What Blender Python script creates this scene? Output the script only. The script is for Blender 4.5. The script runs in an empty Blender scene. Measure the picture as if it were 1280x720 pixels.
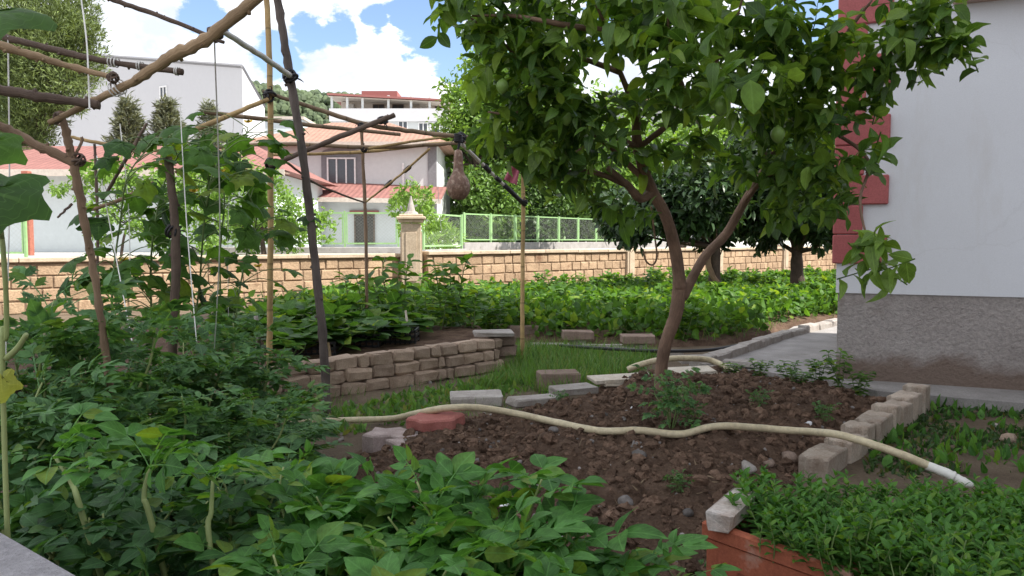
import bpy, math, random
import numpy as np
R = math.radians
rng = np.random.default_rng(7)
random.seed(7)
scene = bpy.context.scene
COL = scene.collection

# ------------------------------------------------------------------ camera and picture-to-world helper
CAM_H, FOC, PITCH = 1.1, 980.0, math.atan(60/980)
FWD = np.array([0, math.cos(PITCH), -math.sin(PITCH)]); UP = np.array([0, math.sin(PITCH), math.cos(PITCH)])
CAM = np.array([0, 0, CAM_H])
def ray(px, py):
    return FWD + (px-640)/FOC*np.array([1., 0, 0]) + (360-py)/FOC*UP
def at(px, py, Y):
    d = ray(px, py); return CAM + d*(Y/d[1])
def onz(px, py, z=0.0):
    d = ray(px, py); return CAM + d*((z-CAM_H)/d[2])
cam = bpy.data.cameras.new('camera'); cam.lens = 36*FOC/1280; cam.sensor_width = 36; cam.clip_end = 5000; cam.clip_start = 0.05
camo = bpy.data.objects.new('camera', cam); COL.objects.link(camo)
camo.location = CAM; camo.rotation_euler = (R(90)-PITCH, 0, 0); scene.camera = camo

# ------------------------------------------------------------------ small maths
def nrm(a):
    a = np.asarray(a, float); return a/(np.linalg.norm(a, axis=-1, keepdims=True)+1e-12)
def rotz(a):
    c, s = math.cos(a), math.sin(a); return np.array([[c, -s, 0], [s, c, 0], [0, 0, 1.]])
def rotx(a):
    c, s = math.cos(a), math.sin(a); return np.array([[1., 0, 0], [0, c, -s], [0, s, c]])
def roty(a):
    c, s = math.cos(a), math.sin(a); return np.array([[c, 0, s], [0, 1., 0], [-s, 0, c]])
_lat = np.random.default_rng(3).random((256, 256))
def vnoise(x, y):
    x = np.asarray(x, float); y = np.asarray(y, float)
    xi = np.floor(x).astype(int); yi = np.floor(y).astype(int); fx = x-xi; fy = y-yi
    fx = fx*fx*(3-2*fx); fy = fy*fy*(3-2*fy)
    a = _lat[xi % 256, yi % 256]; b = _lat[(xi+1) % 256, yi % 256]; c = _lat[xi % 256, (yi+1) % 256]; d = _lat[(xi+1) % 256, (yi+1) % 256]
    return (a*(1-fx)+b*fx)*(1-fy)+(c*(1-fx)+d*fx)*fy
def fbm(x, y, o=4, g=0.5):
    t = 0; a = 1; n = 0
    for i in range(o):
        t = t+a*vnoise(x*2**i+17*i, y*2**i+31*i); n += a; a *= g
    return t/n-0.5
def inpoly(x, y, P):
    x = np.asarray(x); y = np.asarray(y); r = np.zeros(x.shape, bool); n = len(P)
    for i in range(n):
        x0, y0 = P[i][:2]; x1, y1 = P[(i+1) % n][:2]
        c = ((y0 > y) != (y1 > y)); 
        with np.errstate(divide='ignore', invalid='ignore'):
            xx = (x1-x0)*(y-y0)/((y1-y0) if y1 != y0 else 1e-9)+x0
        r ^= c & (x < xx)
    return r
def edge_dist(x, y, P):
    d = np.full(np.shape(x), 1e9)
    for i in range(len(P)):
        a = np.array(P[i][:2]); b = np.array(P[(i+1) % len(P)][:2]); ab = b-a
        t = np.clip(((x-a[0])*ab[0]+(y-a[1])*ab[1])/(ab@ab), 0, 1)
        d = np.minimum(d, np.hypot(x-a[0]-t*ab[0], y-a[1]-t*ab[1]))
    return d
def spline(pts, k=6):
    P = np.asarray(pts, float); n = len(P)
    if n < 3:
        t = np.linspace(0, 1, k+1)[:, None]; return P[0]*(1-t)+P[1]*t
    out = []
    for i in range(n-1):
        p0 = P[max(i-1, 0)]; p1 = P[i]; p2 = P[i+1]; p3 = P[min(i+2, n-1)]
        for t in np.linspace(0, 1, k, endpoint=False):
            out.append(.5*((2*p1)+(-p0+p2)*t+(2*p0-5*p1+4*p2-p3)*t*t+(-p0+3*p1-3*p2+p3)*t**3))
    out.append(P[-1]); return np.array(out)

# ------------------------------------------------------------------ mesh builder
class MB:
    def __init__(s): s.v = []; s.f = []; s.uv = []; s.n = 0
    def add(s, V, F, uv=None):
        V = np.asarray(V, float).reshape(-1, 3)
        if not isinstance(F, list): F = [F]
        for f in F:
            f = np.asarray(f, int)
            if f.size: s.f.append(f+s.n)
        s.v.append(V); s.uv.append(np.zeros((len(V), 2)) if uv is None else np.asarray(uv, float)); s.n += len(V)
        return s
    def build(s, name, m=None, parent=None, smooth=False):
        me = bpy.data.meshes.new(name)
        V = np.concatenate(s.v); UV = np.concatenate(s.uv)
        loops = np.concatenate([f.ravel() for f in s.f]); sizes = np.concatenate([np.full(len(f), f.shape[1]) for f in s.f])
        me.vertices.add(len(V)); me.vertices.foreach_set('co', V.ravel())
        me.loops.add(len(loops)); me.loops.foreach_set('vertex_index', loops.astype(np.int32))
        me.polygons.add(len(sizes)); st = np.concatenate([[0], np.cumsum(sizes)[:-1]])
        me.polygons.foreach_set('loop_start', st.astype(np.int32))
        if smooth: me.polygons.foreach_set('use_smooth', np.ones(len(sizes), bool))
        else: me.polygons.foreach_set('use_smooth', np.zeros(len(sizes), bool))
        ul = me.uv_layers.new(name='UVMap'); ul.data.foreach_set('uv', UV[loops].ravel().astype(np.float32))
        me.update(calc_edges=True); me.validate()
        if m is not None: me.materials.append(m)
        o = bpy.data.objects.new(name, me); COL.objects.link(o)
        if parent is not None: o.parent = parent
        return o
    # --- shapes
    def box(s, c, size, Rm=None, ch=0.0, jit=0.0):
        hx, hy, hz = np.array(size, float)/2
        if ch <= 0:
            V = np.array([[x, y, z] for x in (-hx, hx) for y in (-hy, hy) for z in (-hz, hz)])
            F = [np.array([[0, 1, 3, 2], [4, 6, 7, 5], [0, 4, 5, 1], [2, 3, 7, 6], [0, 2, 6, 4], [1, 5, 7, 3]])]
        else:
            ch = min(ch, .45*min(size)); V = []; idx = {}
            for sx in (-1, 1):
                for sy in (-1, 1):
                    for sz in (-1, 1):
                        for a in range(3):
                            p = np.array([sx*hx, sy*hy, sz*hz])
                            for b in range(3):
                                if b != a: p[b] -= (sx, sy, sz)[b]*ch
                            idx[sx, sy, sz, a] = len(V); V.append(p)
            V = np.array(V); q = []; t = []
            for a in range(3):
                b, c2 = (a+1) % 3, (a+2) % 3
                for sg in (-1, 1):
                    def k(u, v):
                        k_ = [0, 0, 0]; k_[a] = sg; k_[b] = u; k_[c2] = v; return idx[(*k_, a)]
                    f = [k(-1, -1), k(1, -1), k(1, 1), k(-1, 1)]; q.append(f if sg > 0 else f[::-1])
                for u in (-1, 1):
                    for v in (-1, 1):
                        def e(sg, ax):
                            k_ = [0, 0, 0]; k_[a] = sg; k_[b] = u; k_[c2] = v; return idx[(*k_, ax)]
                        f = [e(-1, b), e(1, b), e(1, c2), e(-1, c2)]; q.append(f if u*v > 0 else f[::-1])
            for sx in (-1, 1):
                for sy in (-1, 1):
                    for sz in (-1, 1):
                        f = [idx[sx, sy, sz, 0], idx[sx, sy, sz, 1], idx[sx, sy, sz, 2]]; t.append(f if sx*sy*sz > 0 else f[::-1])
            F = [np.array(q), np.array(t)]
        if jit: V = V+rng.normal(0, jit, V.shape)
        if Rm is not None: V = V@Rm.T
        return s.add(V+np.asarray(c, float), F)
    def tube(s, pts, rad, n=8, caps=True, jit=0.0):
        P = np.asarray(pts, float); m = len(P)
        rad = np.full(m, rad, float) if np.isscalar(rad) else np.interp(np.linspace(0, 1, m), np.linspace(0, 1, len(rad)), rad)
        T = nrm(np.gradient(P, axis=0)); ref = np.array([0, 0, 1.]) if abs(T[0, 2]) < .9 else np.array([1., 0, 0])
        u = nrm(np.cross(T[0], ref)); V = []
        ang = np.linspace(0, 2*math.pi, n, endpoint=False)
        for i in range(m):
            u = nrm(u-T[i]*(u@T[i])); w = np.cross(T[i], u)
            r = rad[i]*(1+(rng.normal(0, jit, n) if jit else 0))
            V.append(P[i]+(np.cos(ang)*r)[:, None]*u+(np.sin(ang)*r)[:, None]*w)
        V = np.concatenate(V); a = np.arange(n); b = (a+1) % n
        F = np.concatenate([np.stack([i*n+a, i*n+b, (i+1)*n+b, (i+1)*n+a], 1) for i in range(m-1)])
        L = np.concatenate([[0], np.cumsum(np.linalg.norm(np.diff(P, axis=0), axis=1))])
        uv = np.stack([np.tile(ang/6.283, m), np.repeat(L, n)], 1)
        fs = [F]
        if caps: fs += [a[::-1][None, :], ((m-1)*n+a)[None, :]]
        return s.add(V, fs, uv)
    def lathe(s, prof, c, n=20, jit=0.0):
        V = []; m = len(prof); ang = np.linspace(0, 2*math.pi, n, endpoint=False)
        for r, z in prof: V.append(np.stack([np.cos(ang)*r, np.sin(ang)*r, np.full(n, z)], 1))
        V = np.concatenate(V)
        if jit: V = V+rng.normal(0, jit, V.shape)
        a = np.arange(n); b = (a+1) % n
        F = np.concatenate([np.stack([i*n+a, i*n+b, (i+1)*n+b, (i+1)*n+a], 1) for i in range(m-1)])
        return s.add(V+np.asarray(c, float), [F, a[::-1][None, :], ((m-1)*n+a)[None, :]])
    def prism(s, outline, z0, z1, Rm=None, c=(0, 0, 0), bev=0.0):
        O = np.asarray(outline, float); n = len(O); a = np.arange(n); b = (a+1) % n
        if bev:
            cen = O.mean(0); d = O-cen; sc = 1-bev/np.maximum(np.linalg.norm(d, axis=1, keepdims=True), 1e-6); I = cen+d*sc
            rings = [(I, z0), (O, z0+bev), (O, z1-bev), (I, z1)]
        else: rings = [(O, z0), (O, z1)]
        V = np.concatenate([np.column_stack([o, np.full(n, z)]) for o, z in rings]); m = len(rings)
        F = np.concatenate([np.stack([i*n+a, i*n+b, (i+1)*n+b, (i+1)*n+a], 1) for i in range(m-1)])
        if Rm is not None: V = V@Rm.T
        return s.add(V+np.asarray(c, float), [F, a[::-1][None, :], ((m-1)*n+a)[None, :]])
    def quad(s, a, b, c, d): return s.add([a, b, c, d], np.array([[0, 1, 2, 3]]))
    def inst(s, tmpl, pos, ax, nor, sc):
        """copies of a leaf template: ax = leaf axis, nor = rough upper-side normal"""
        V, F, UV = tmpl; pos = np.asarray(pos, float); N = len(pos)
        if N == 0: return s
        y = nrm(ax); x = nrm(np.cross(y, nor)); z = np.cross(x, y); sc = np.broadcast_to(np.asarray(sc, float), (N,))
        M = np.stack([x, y, z], 1)                       # N,3(rows),3
        W = np.einsum('vk,nkj->nvj', V, M)*sc[:, None, None]+pos[:, None, :]
        k = len(V); off = (np.arange(N)*k)[:, None, None]
        return s.add(W.reshape(-1, 3), [(f[None]+off).reshape(-1, f.shape[1]) for f in F], np.tile(UV, (N, 1)))

# ------------------------------------------------------------------ objects
def empty(name, loc, rz=0.0):
    o = bpy.data.objects.new(name, None); COL.objects.link(o); o.location = loc; o.rotation_euler = (0, 0, rz); o.empty_display_size = .2; return o
def tag(o, label, cat, group=None, kind=None):
    if label: o['label'] = label
    if cat: o['category'] = cat
    if group: o['group'] = group
    if kind: o['kind'] = kind
    return o
def structure(o): o['kind'] = 'structure'; return o
def dup(root, loc, rz=0.0, sc=1.0, label=None, group=None):
    r = root.copy(); COL.objects.link(r); r.location = loc; r.rotation_euler = (0, 0, rz); r.scale = (sc, sc, sc) if np.isscalar(sc) else sc
    if label: r['label'] = label
    if group: r['group'] = group
    for ch in list(root.children):
        c = ch.copy(); COL.objects.link(c); c.parent = r
        for g in ch.children:
            d = g.copy(); COL.objects.link(d); d.parent = c
    return r

# ------------------------------------------------------------------ materials
def nt(name):
    m = bpy.data.materials.new(name); m.use_nodes = True; t = m.node_tree; b = t.nodes['Principled BSDF']; return m, t, b
def rgb(c): return (c[0], c[1], c[2], 1.0)
def nd(t, ty, **kw):
    n = t.nodes.new(ty)
    for k, v in kw.items():
        if k.startswith('i_'): n.inputs[k[2:].replace('_', ' ')].default_value = v
        else: setattr(n, k, v)
    return n
def mixc(t, fac, a, b, bt='MIX'):
    n = t.nodes.new('ShaderNodeMix'); n.data_type = 'RGBA'; n.blend_type = bt
    if isinstance(fac, (int, float)): n.inputs[0].default_value = fac
    else: t.links.new(fac, n.inputs[0])
    for i, v in ((6, a), (7, b)):
        if isinstance(v, (tuple, list)): n.inputs[i].default_value = rgb(v)
        else: t.links.new(v, n.inputs[i])
    return n.outputs[2]
def noise(t, scale, detail=6, rough=.6, coord=None, dist=0):
    n = nd(t, 'ShaderNodeTexNoise'); n.inputs['Scale'].default_value = scale; n.inputs['Detail'].default_value = detail; n.inputs['Roughness'].default_value = rough; n.inputs['Distortion'].default_value = dist
    t.links.new(coord if coord is not None else coords(t), n.inputs['Vector']); return n
def coords(t, k='Object'):
    for n in t.nodes:
        if n.type == 'TEX_COORD': return n.outputs[k]
    return t.nodes.new('ShaderNodeTexCoord').outputs[k]
def ramp(t, fac, stops):
    n = t.nodes.new('ShaderNodeValToRGB'); e = n.color_ramp.elements
    e[0].position, e[0].color = stops[0][0], rgb(stops[0][1]); e[1].position, e[1].color = stops[-1][0], rgb(stops[-1][1])
    for p, c in stops[1:-1]:
        x = e.new(p); x.color = rgb(c)
    t.links.new(fac, n.inputs[0]); return n.outputs[0]
def bump(t, b, h, strength=.5, dist=.02, prev=None):
    n = nd(t, 'ShaderNodeBump'); n.inputs['Strength'].default_value = strength; n.inputs['Distance'].default_value = dist
    t.links.new(h, n.inputs['Height'])
    if prev is not None: t.links.new(prev, n.inputs['Normal'])
    t.links.new(n.outputs[0], b.inputs['Normal']); return n.outputs[0]
def mat(name, c, c2=None, scale=6, rough=.8, bstr=.3, bscale=60, bdist=.01, island=0.0, spec=.3, stain=None, grain=1.0):
    """rough everyday surface: two-tone mottling, fine grain bump, optional per-piece variation"""
    m, t, b = nt(name); c2 = c2 or tuple(x*.7 for x in c)
    n1 = noise(t, scale, 8, .65); col = ramp(t, n1.outputs[0], [(.32, c2), (.68, c)])
    n2 = noise(t, bscale, 6, .7); g = ramp(t, n2.outputs[0], [(.3, (1-.28*grain,)*3), (.7, (1+.12*grain,)*3)]); col = mixc(t, 1.0, col, g, 'MULTIPLY')
    if stain:
        n3 = noise(t, stain[1], 5, .6); f = ramp(t, n3.outputs[0], [(stain[2], (0,)*3), (stain[2]+.14, (1,)*3)]); col = mixc(t, f, col, stain[0])
    if island:
        ge = t.nodes.new('ShaderNodeNewGeometry'); oi = t.nodes.new('ShaderNodeObjectInfo')
        ad = nd(t, 'ShaderNodeMath', operation='ADD'); t.links.new(ge.outputs['Random Per Island'], ad.inputs[0]); t.links.new(oi.outputs['Random'], ad.inputs[1])
        fr = nd(t, 'ShaderNodeMath', operation='FRACT'); t.links.new(ad.outputs[0], fr.inputs[0])
        f = ramp(t, fr.outputs[0], [(0, (1-island,)*3), (1, (1+island,)*3)]); col = mixc(t, 1.0, col, f, 'MULTIPLY')
    t.links.new(col, b.inputs['Base Color']); b.inputs['Roughness'].default_value = rough; b.inputs['Specular IOR Level'].default_value = spec
    if bstr: bump(t, b, n2.outputs[0], bstr, bdist)
    return m
def leafmat(name, c, c2, trans=.35, rough=.42, vein=.5, yellow=None, var=.35, spec=.4, tc=None):
    """leaf: blade colour varies leaf by leaf, pale midrib and side veins along the leaf's own coordinates, light shines through"""
    m, t, b = nt(name); ge = t.nodes.new('ShaderNodeNewGeometry'); oi = t.nodes.new('ShaderNodeObjectInfo')
    ad = nd(t, 'ShaderNodeMath', operation='ADD'); t.links.new(ge.outputs['Random Per Island'], ad.inputs[0]); t.links.new(oi.outputs['Random'], ad.inputs[1])
    fr = nd(t, 'ShaderNodeMath', operation='FRACT'); t.links.new(ad.outputs[0], fr.inputs[0])
    st = [(0, c2), (.45, c), (.8, tuple(x*1.25 for x in c))]
    st.append((.94, yellow) if yellow else (1, tuple(x*1.4 for x in c))); col = ramp(t, fr.outputs[0], st)
    n1 = noise(t, 25, 4); g = ramp(t, n1.outputs[0], [(.3, (1-var*.6,)*3), (.7, (1+var*.6,)*3)]); col = mixc(t, 1.0, col, g, 'MULTIPLY')
    if vein:
        uv = t.nodes.new('ShaderNodeUVMap'); sp = t.nodes.new('ShaderNodeSeparateXYZ'); t.links.new(uv.outputs[0], sp.inputs[0])
        ab = nd(t, 'ShaderNodeMath', operation='ABSOLUTE'); t.links.new(sp.outputs[0], ab.inputs[0])
        f = ramp(t, ab.outputs[0], [(.02, (1,)*3), (.09, (0,)*3)])
        m1 = nd(t, 'ShaderNodeMath', operation='MULTIPLY_ADD'); t.links.new(ab.outputs[0], m1.inputs[0]); m1.inputs[1].default_value = -.45; t.links.new(sp.outputs[1], m1.inputs[2])
        m2 = nd(t, 'ShaderNodeMath', operation='MULTIPLY'); t.links.new(m1.outputs[0], m2.inputs[0]); m2.inputs[1].default_value = 38
        sn = nd(t, 'ShaderNodeMath', operation='SINE'); t.links.new(m2.outputs[0], sn.inputs[0])
        f2 = ramp(t, sn.outputs[0], [(.9, (0,)*3), (1, (.55,)*3)]); f3 = mixc(t, 1.0, f, f2, 'ADD')
        sc = nd(t, 'ShaderNodeMath', operation='MULTIPLY'); t.links.new(f3, sc.inputs[0]); sc.inputs[1].default_value = vein
        col = mixc(t, sc.outputs[0], col, tuple(min(.6, x*1.9+.04) for x in c))
        bump(t, b, f3, .35, .003)
    t.links.new(col, b.inputs['Base Color']); b.inputs['Roughness'].default_value = rough; b.inputs['Specular IOR Level'].default_value = spec
    tr = t.nodes.new('ShaderNodeBsdfTranslucent'); tcol = mixc(t, 1.0, col, tc or (1.5, 1.45, .55), 'MULTIPLY'); t.links.new(tcol, tr.inputs[0])
    mx = t.nodes.new('ShaderNodeMixShader'); mx.inputs[0].default_value = trans
    t.links.new(b.outputs[0], mx.inputs[1]); t.links.new(tr.outputs[0], mx.inputs[2])
    t.links.new(mx.outputs[0], t.nodes['Material Output'].inputs['Surface']); return m
def barkmat(name, c, c2, scale=14, sy=1.0, bstr=.6, nodes=None):
    """bark or bamboo: grain stretched along the pole's own length"""
    m, t, b = nt(name); uv = t.nodes.new('ShaderNodeUVMap'); mp = t.nodes.new('ShaderNodeMapping'); mp.inputs['Scale'].default_value = (3, sy, 1); t.links.new(uv.outputs[0], mp.inputs[0])
    n1 = noise(t, scale, 8, .7, mp.outputs[0], .4); col = ramp(t, n1.outputs[0], [(.3, c2), (.7, c)])
    n0 = noise(t, 5, 4); g = ramp(t, n0.outputs[0], [(.3, (.6,)*3), (.7, (1.25,)*3)]); col = mixc(t, 1.0, col, g, 'MULTIPLY')
    if nodes:
        sp = t.nodes.new('ShaderNodeSeparateXYZ'); t.links.new(uv.outputs[0], sp.inputs[0])
        md = nd(t, 'ShaderNodeMath', operation='MODULO'); t.links.new(sp.outputs[1], md.inputs[0]); md.inputs[1].default_value = nodes
        f = ramp(t, md.outputs[0], [(0, (1,)*3), (.018, (0,)*3)]); col = mixc(t, f, col, tuple(x*.35 for x in c))
    t.links.new(col, b.inputs['Base Color']); b.inputs['Roughness'].default_value = .75; b.inputs['Specular IOR Level'].default_value = .25
    bump(t, b, n1.outputs[0], bstr, .01); return m
def plain(name, c, rough=.5, spec=.4, metal=0.0):
    m, t, b = nt(name); n = noise(t, 12, 5); col = ramp(t, n.outputs[0], [(.3, tuple(x*.82 for x in c)), (.7, tuple(min(1, x*1.08) for x in c))])
    t.links.new(col, b.inputs['Base Color']); b.inputs['Roughness'].default_value = rough; b.inputs['Specular IOR Level'].default_value = spec; b.inputs['Metallic'].default_value = metal; return m
# ------------------------------------------------------------------ leaf templates (axis +y, upper side +z, unit length)
def merge(parts):
    V = []; Q = []; UV = []; n = 0
    for v, f, uv in parts:
        V.append(v); UV.append(uv); Q += [x+n for x in f]; n += len(v)
    by = {}
    for q in Q: by.setdefault(q.shape[1], []).append(q)
    return np.concatenate(V), [np.concatenate(x) for x in by.values()], np.concatenate(UV)
def ovate(w=.5, st=5, fold=.12, curl=.2, peak=.4, wav=0.0, seed=0):
    r = np.random.default_rng(seed); V = []; UV = []
    for i in range(st+1):
        v = i/st; a = v**(math.log(.5)/math.log(peak)); hw = w*.5*max(math.sin(math.pi*a), 0)**.8
        if i == 0: hw = .03*w
        if i == st: hw = .01*w
        z = -curl*v*v+.25*curl*v
        for u in (-1, 0, 1):
            V.append((u*hw, v, z+fold*abs(u)*hw*2+(r.normal(0, wav) if u else 0))); UV.append((u*hw/(w*.5), v))
    a = np.arange(st)*3
    return np.array(V), [np.concatenate([np.stack([a, a+1, a+4, a+3], 1), np.stack([a+1, a+2, a+5, a+4], 1)])], np.array(UV)
def xf(t, pos, ang=0, sc=1, tilt=0, roll=0):
    V, F, UV = t; M = rotz(ang)@rotx(tilt)@roty(roll); return (V*sc)@M.T+np.array(pos), F, UV
def strip(p0, p1, w):
    p0 = np.array(p0, float); p1 = np.array(p1, float); s = nrm(np.cross(p1-p0, [0, 0, 1.]))*w
    return np.array([p0-s, p0+s, p1+s*.6, p1-s*.6]), [np.array([[0, 1, 2, 3]])], np.array([[0, .0], [0, .0], [0, 1.], [0, 1.]])
def compound(pairs=3, lw=.62, ll=.36, seed=0, droop=.28, lobed=False):
    """potato or tomato leaf: a drooping midrib with paired leaflets and a larger end leaflet"""
    r = np.random.default_rng(seed); P = []; zz = lambda y: .18*y-droop*y*y
    for k in range(4):
        y0, y1 = k/4*.72, (k+1)/4*.72; P.append(strip((0, y0, zz(y0)), (0, y1, zz(y1)), .012))
    for k in range(pairs):
        y = .22+.5*k/max(pairs-1, 1)*.95; s = ll*(.62+.38*k/max(pairs-1, 1))*r.uniform(.85, 1.12)
        for sd in (-1, 1):
            yy = y+r.normal(0, .015); a = -sd*r.uniform(.85, 1.25)
            if lobed:
                for q, (fr, sz) in enumerate(((.0, 1.), (.28, .5), (.28, .5), (.55, .42), (.55, .42))):
                    a2 = a+(0 if q == 0 else (.7 if q % 2 else -.7)); off = np.array([-math.sin(a), math.cos(a), 0])*fr*s
                    P.append(xf(ovate(.42, 4, .15, .3, .42, .01, seed*50+k*9+q), np.array([0, yy, zz(yy)])+off, a2, s*sz, r.normal(-.1, .2), r.normal(0, .25)))
            else: P.append(xf(ovate(lw, 5, .1, .28, .42, .012, seed*50+k*3), (sd*.02, yy, zz(yy)), a, s, r.normal(-.05, .2), r.normal(0, .22)))
            if r.random() < .6: P.append(xf(ovate(.6, 3, .1, .2), (0, yy+.07, zz(yy+.07)), a*1.1, s*.3, r.normal(0, .2)))
    P.append(xf(ovate(lw*1.05, 6, .1, .35, .42, .012, seed+5), (0, .72, zz(.72)), r.normal(0, .08), ll*1.15, -.25, r.normal(0, .15)))
    if lobed:
        for sd in (-1, 1): P.append(xf(ovate(.45, 4, .12, .3), (0, .84, zz(.8)), sd*.75, ll*.55, -.2, 0))
    return merge(P)
def palmate(seed=0, n=30, cup=.12):
    """cucumber leaf: five shallow lobes with small teeth, a notch at the stalk, wavy blade"""
    r = np.random.default_rng(seed); th = np.linspace(-math.pi+.22, math.pi-.22, n); rings = [.0, .34, .68, 1.]
    V = []; UV = []; ph = r.uniform(0, 6)
    ro = .42+.075*np.cos(5*th)+.05*np.cos(th)+.03*np.cos(10*th)+r.normal(0, .012, n)
    ro[(np.arange(n) % 2) == 0] *= .965
    for q in rings:
        for i in range(n):
            rr = ro[i]*q; x = math.sin(th[i])*rr; y = .36+math.cos(th[i])*rr
            if q == 0: x, y = 0, .1
            z = -cup*(x*x*3.2+(y-.3)**2*2.2)*1.6+.03*math.sin(5*th[i]+ph)*q*q+r.normal(0, .006)*q
            u = (abs(((th[i]+.63) % 1.2566)-.628)/.628)*q
            V.append((x, y, z)); UV.append((u+.0, q))
    a = np.arange(n-1); F = np.concatenate([np.stack([k*n+a, (k+1)*n+a, (k+1)*n+a+1, k*n+a+1], 1) for k in range(3)])
    return np.array(V), [F[:, ::-1]], np.array(UV)
def blade(w=.05, bend=.4, st=4):
    V = []; UV = []
    for i in range(st+1):
        v = i/st; hw = w*.5*(1-v**1.6)+.001
        V += [(-hw, v, bend*v*v), (hw, v, bend*v*v)]; UV += [(-1, v), (1, v)]
    a = np.arange(st)*2; return np.array(V), [np.stack([a, a+1, a+3, a+2], 1)], np.array(UV)
LEMON = [ovate(.60, 6, .16, .30, .42, .016, 1), ovate(.54, 6, .26, .60, .45, .02, 2), ovate(.64, 6, .10, .12, .42, .025, 3), ovate(.56, 6, .34, .25, .40, .022, 4), ovate(.5, 6, .2, .85, .42, .02, 5)]
SMALL = [ovate(.5, 3, .15, .25, .42, .01, 1), ovate(.42, 3, .2, .35, .45, .01, 2)]
CITR = [ovate(.42, 3, .18, .3, .42, 0, 4), ovate(.5, 3, .12, .2, .42, 0, 5)]
POTATO = [compound(3, .6+.04*(s % 3), .34+.02*(s % 3), s, .14+.07*s) for s in range(6)]
TOMATO = [compound(3, .5, .3, s+20, .25+.09*s, True) for s in range(4)]
CUCUM = [palmate(s, 30, .1+.05*s) for s in range(4)]
MINT = [ovate(.46, 4, .16, .3, .38, .012, s) for s in range(3)]
BEAN = [ovate(.7, 4, .1, .25, .38, .015, s+9) for s in range(3)]
NEEDLE = [ovate(.12, 2, .05, .1, .4)]
def pick(mb, tmpls, pos, ax, nor, sc):
    k = rng.integers(0, len(tmpls), len(pos)); sc = np.broadcast_to(sc, (len(pos),))
    for i, tm in enumerate(tmpls):
        q = k == i; mb.inst(tm, pos[q], ax[q], nor[q], sc[q])
def rdir(n, up=0.0):
    d = rng.normal(0, 1, (n, 3)); d[:, 2] += up; return nrm(d)

# ------------------------------------------------------------------ materials in use
M = {}
M['soil'] = mat('soil', (.225, .150, .108), (.100, .063, .045), 9, .95, 1.0, 55, .04, spec=.1, stain=((.15, .10, .075), 16, .60))
M['dirt'] = mat('dirt', (.21, .165, .12), (.12, .09, .065), 3, .95, .7, 70, .02, spec=.1, stain=((.09, .11, .04), 1.7, .62))
M['clod'] = mat('clod', (.235, .155, .112), (.110, .070, .050), 20, .95, .8, 90, .02, island=.4, spec=.1)
M['pebble'] = mat('pebble', (.27, .25, .24), (.15, .13, .12), 20, .8, .3, 120, .01, island=.5, spec=.25)
M['block'] = mat('concrete_block', (.54, .425, .335), (.33, .24, .18), 9, .92, .9, 110, .012, island=.22, spec=.12, stain=((.13, .10, .08), 6, .66))
M['paver_grey'] = mat('grey_paver', (.47, .44, .41), (.30, .265, .24), 9, .9, .6, 120, .008, island=.12, spec=.15, stain=((.20, .17, .14), 7, .64))
M['paver_brown'] = mat('brown_paver', (.33, .25, .205), (.21, .15, .12), 12, .92, .7, 110, .008, island=.15, spec=.12)
M['pink_paver'] = mat('pinkish_paver', (.52, .43, .41), (.34, .27, .255), 12, .92, .6, 110, .008, island=.1, spec=.12)
M['red_paver'] = mat('red_paver', (.47, .185, .16), (.35, .125, .105), 15, .85, .6, 160, .006, spec=.2, stain=((.55, .33, .28), 22, .64))
M['wall_block'] = mat('wall_block', (.49, .355, .235), (.34, .235, .155), 2.2, .92, .8, 30, .02, island=.13, spec=.1, stain=((.20, .12, .075), 2.6, .60))
M['mortar'] = mat('mortar', (.34, .25, .175), (.23, .165, .115), 8, .95, .4, 60, spec=.1)
M['coping'] = mat('coping', (.60, .49, .37), (.42, .33, .24), 3, .9, .5, 40, spec=.12, stain=((.24, .18, .13), 5, .62))
M['plaster'] = mat('white_plaster', (.77, .785, .83), (.72, .73, .77), .9, .9, .25, 160, .003, spec=.15, stain=((.70, .69, .70), .7, .64), grain=.25)
M['stucco'] = mat('rough_stucco', (.57, .52, .50), (.46, .41, .39), 2.0, .95, 1.0, 38, .035, spec=.1, stain=((.30, .24, .21), 1.6, .60))
M['quoin'] = mat('red_paint', (.48, .135, .135), (.40, .105, .108), 4, .6, .15, 90, .003, spec=.35)
M['cornice'] = plain('cornice', (.42, .30, .24), .8)
M['street'] = mat('street', (.58, .57, .55), (.46, .45, .43), .8, .9, .2, 30, spec=.15)
M['path'] = mat('concrete_path', (.38, .36, .35), (.27, .255, .245), 4, .92, .5, 90, .006, spec=.12, stain=((.17, .15, .12), 3, .62))
M['ledge'] = mat('ledge', (.66, .64, .67), (.48, .46, .49), 25, .95, 1.0, 90, .02, spec=.1)
M['terracotta'] = mat('terracotta', (.43, .135, .075), (.33, .10, .06), 7, .82, .4, 90, .004, spec=.2, stain=((.46, .31, .25), 7, .57))
M['hose'] = mat('hose', (.66, .58, .40), (.54, .46, .30), 9, .5, .2, 40, .003, spec=.4, stain=((.34, .26, .17), 11, .60))
M['white_wrap'] = plain('white_wrap', (.75, .75, .70), .5)
M['wood_board'] = mat('pale_board', (.62, .57, .49), (.50, .43, .34), 10, .75, .3, 70, .004, spec=.2)
M['branch'] = barkmat('branch', (.36, .25, .165), (.20, .13, .085), 9, 1.2)
M['branch_tan'] = barkmat('branch_tan', (.50, .36, .22), (.31, .21, .13), 7, .8)
M['branch_dark'] = barkmat('branch_dark', (.215, .155, .12), (.10, .072, .06), 9, 1.2)
M['post_grey'] = barkmat('post_grey', (.20, .165, .15), (.10, .082, .078), 8, .8)
M['bamboo'] = barkmat('bamboo', (.56, .41, .20), (.42, .28, .13), 6, .6, .2, .33)
M['bamboo_old'] = barkmat('bamboo_old', (.34, .25, .165), (.20, .14, .095), 6, .6, .25, .30)
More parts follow.
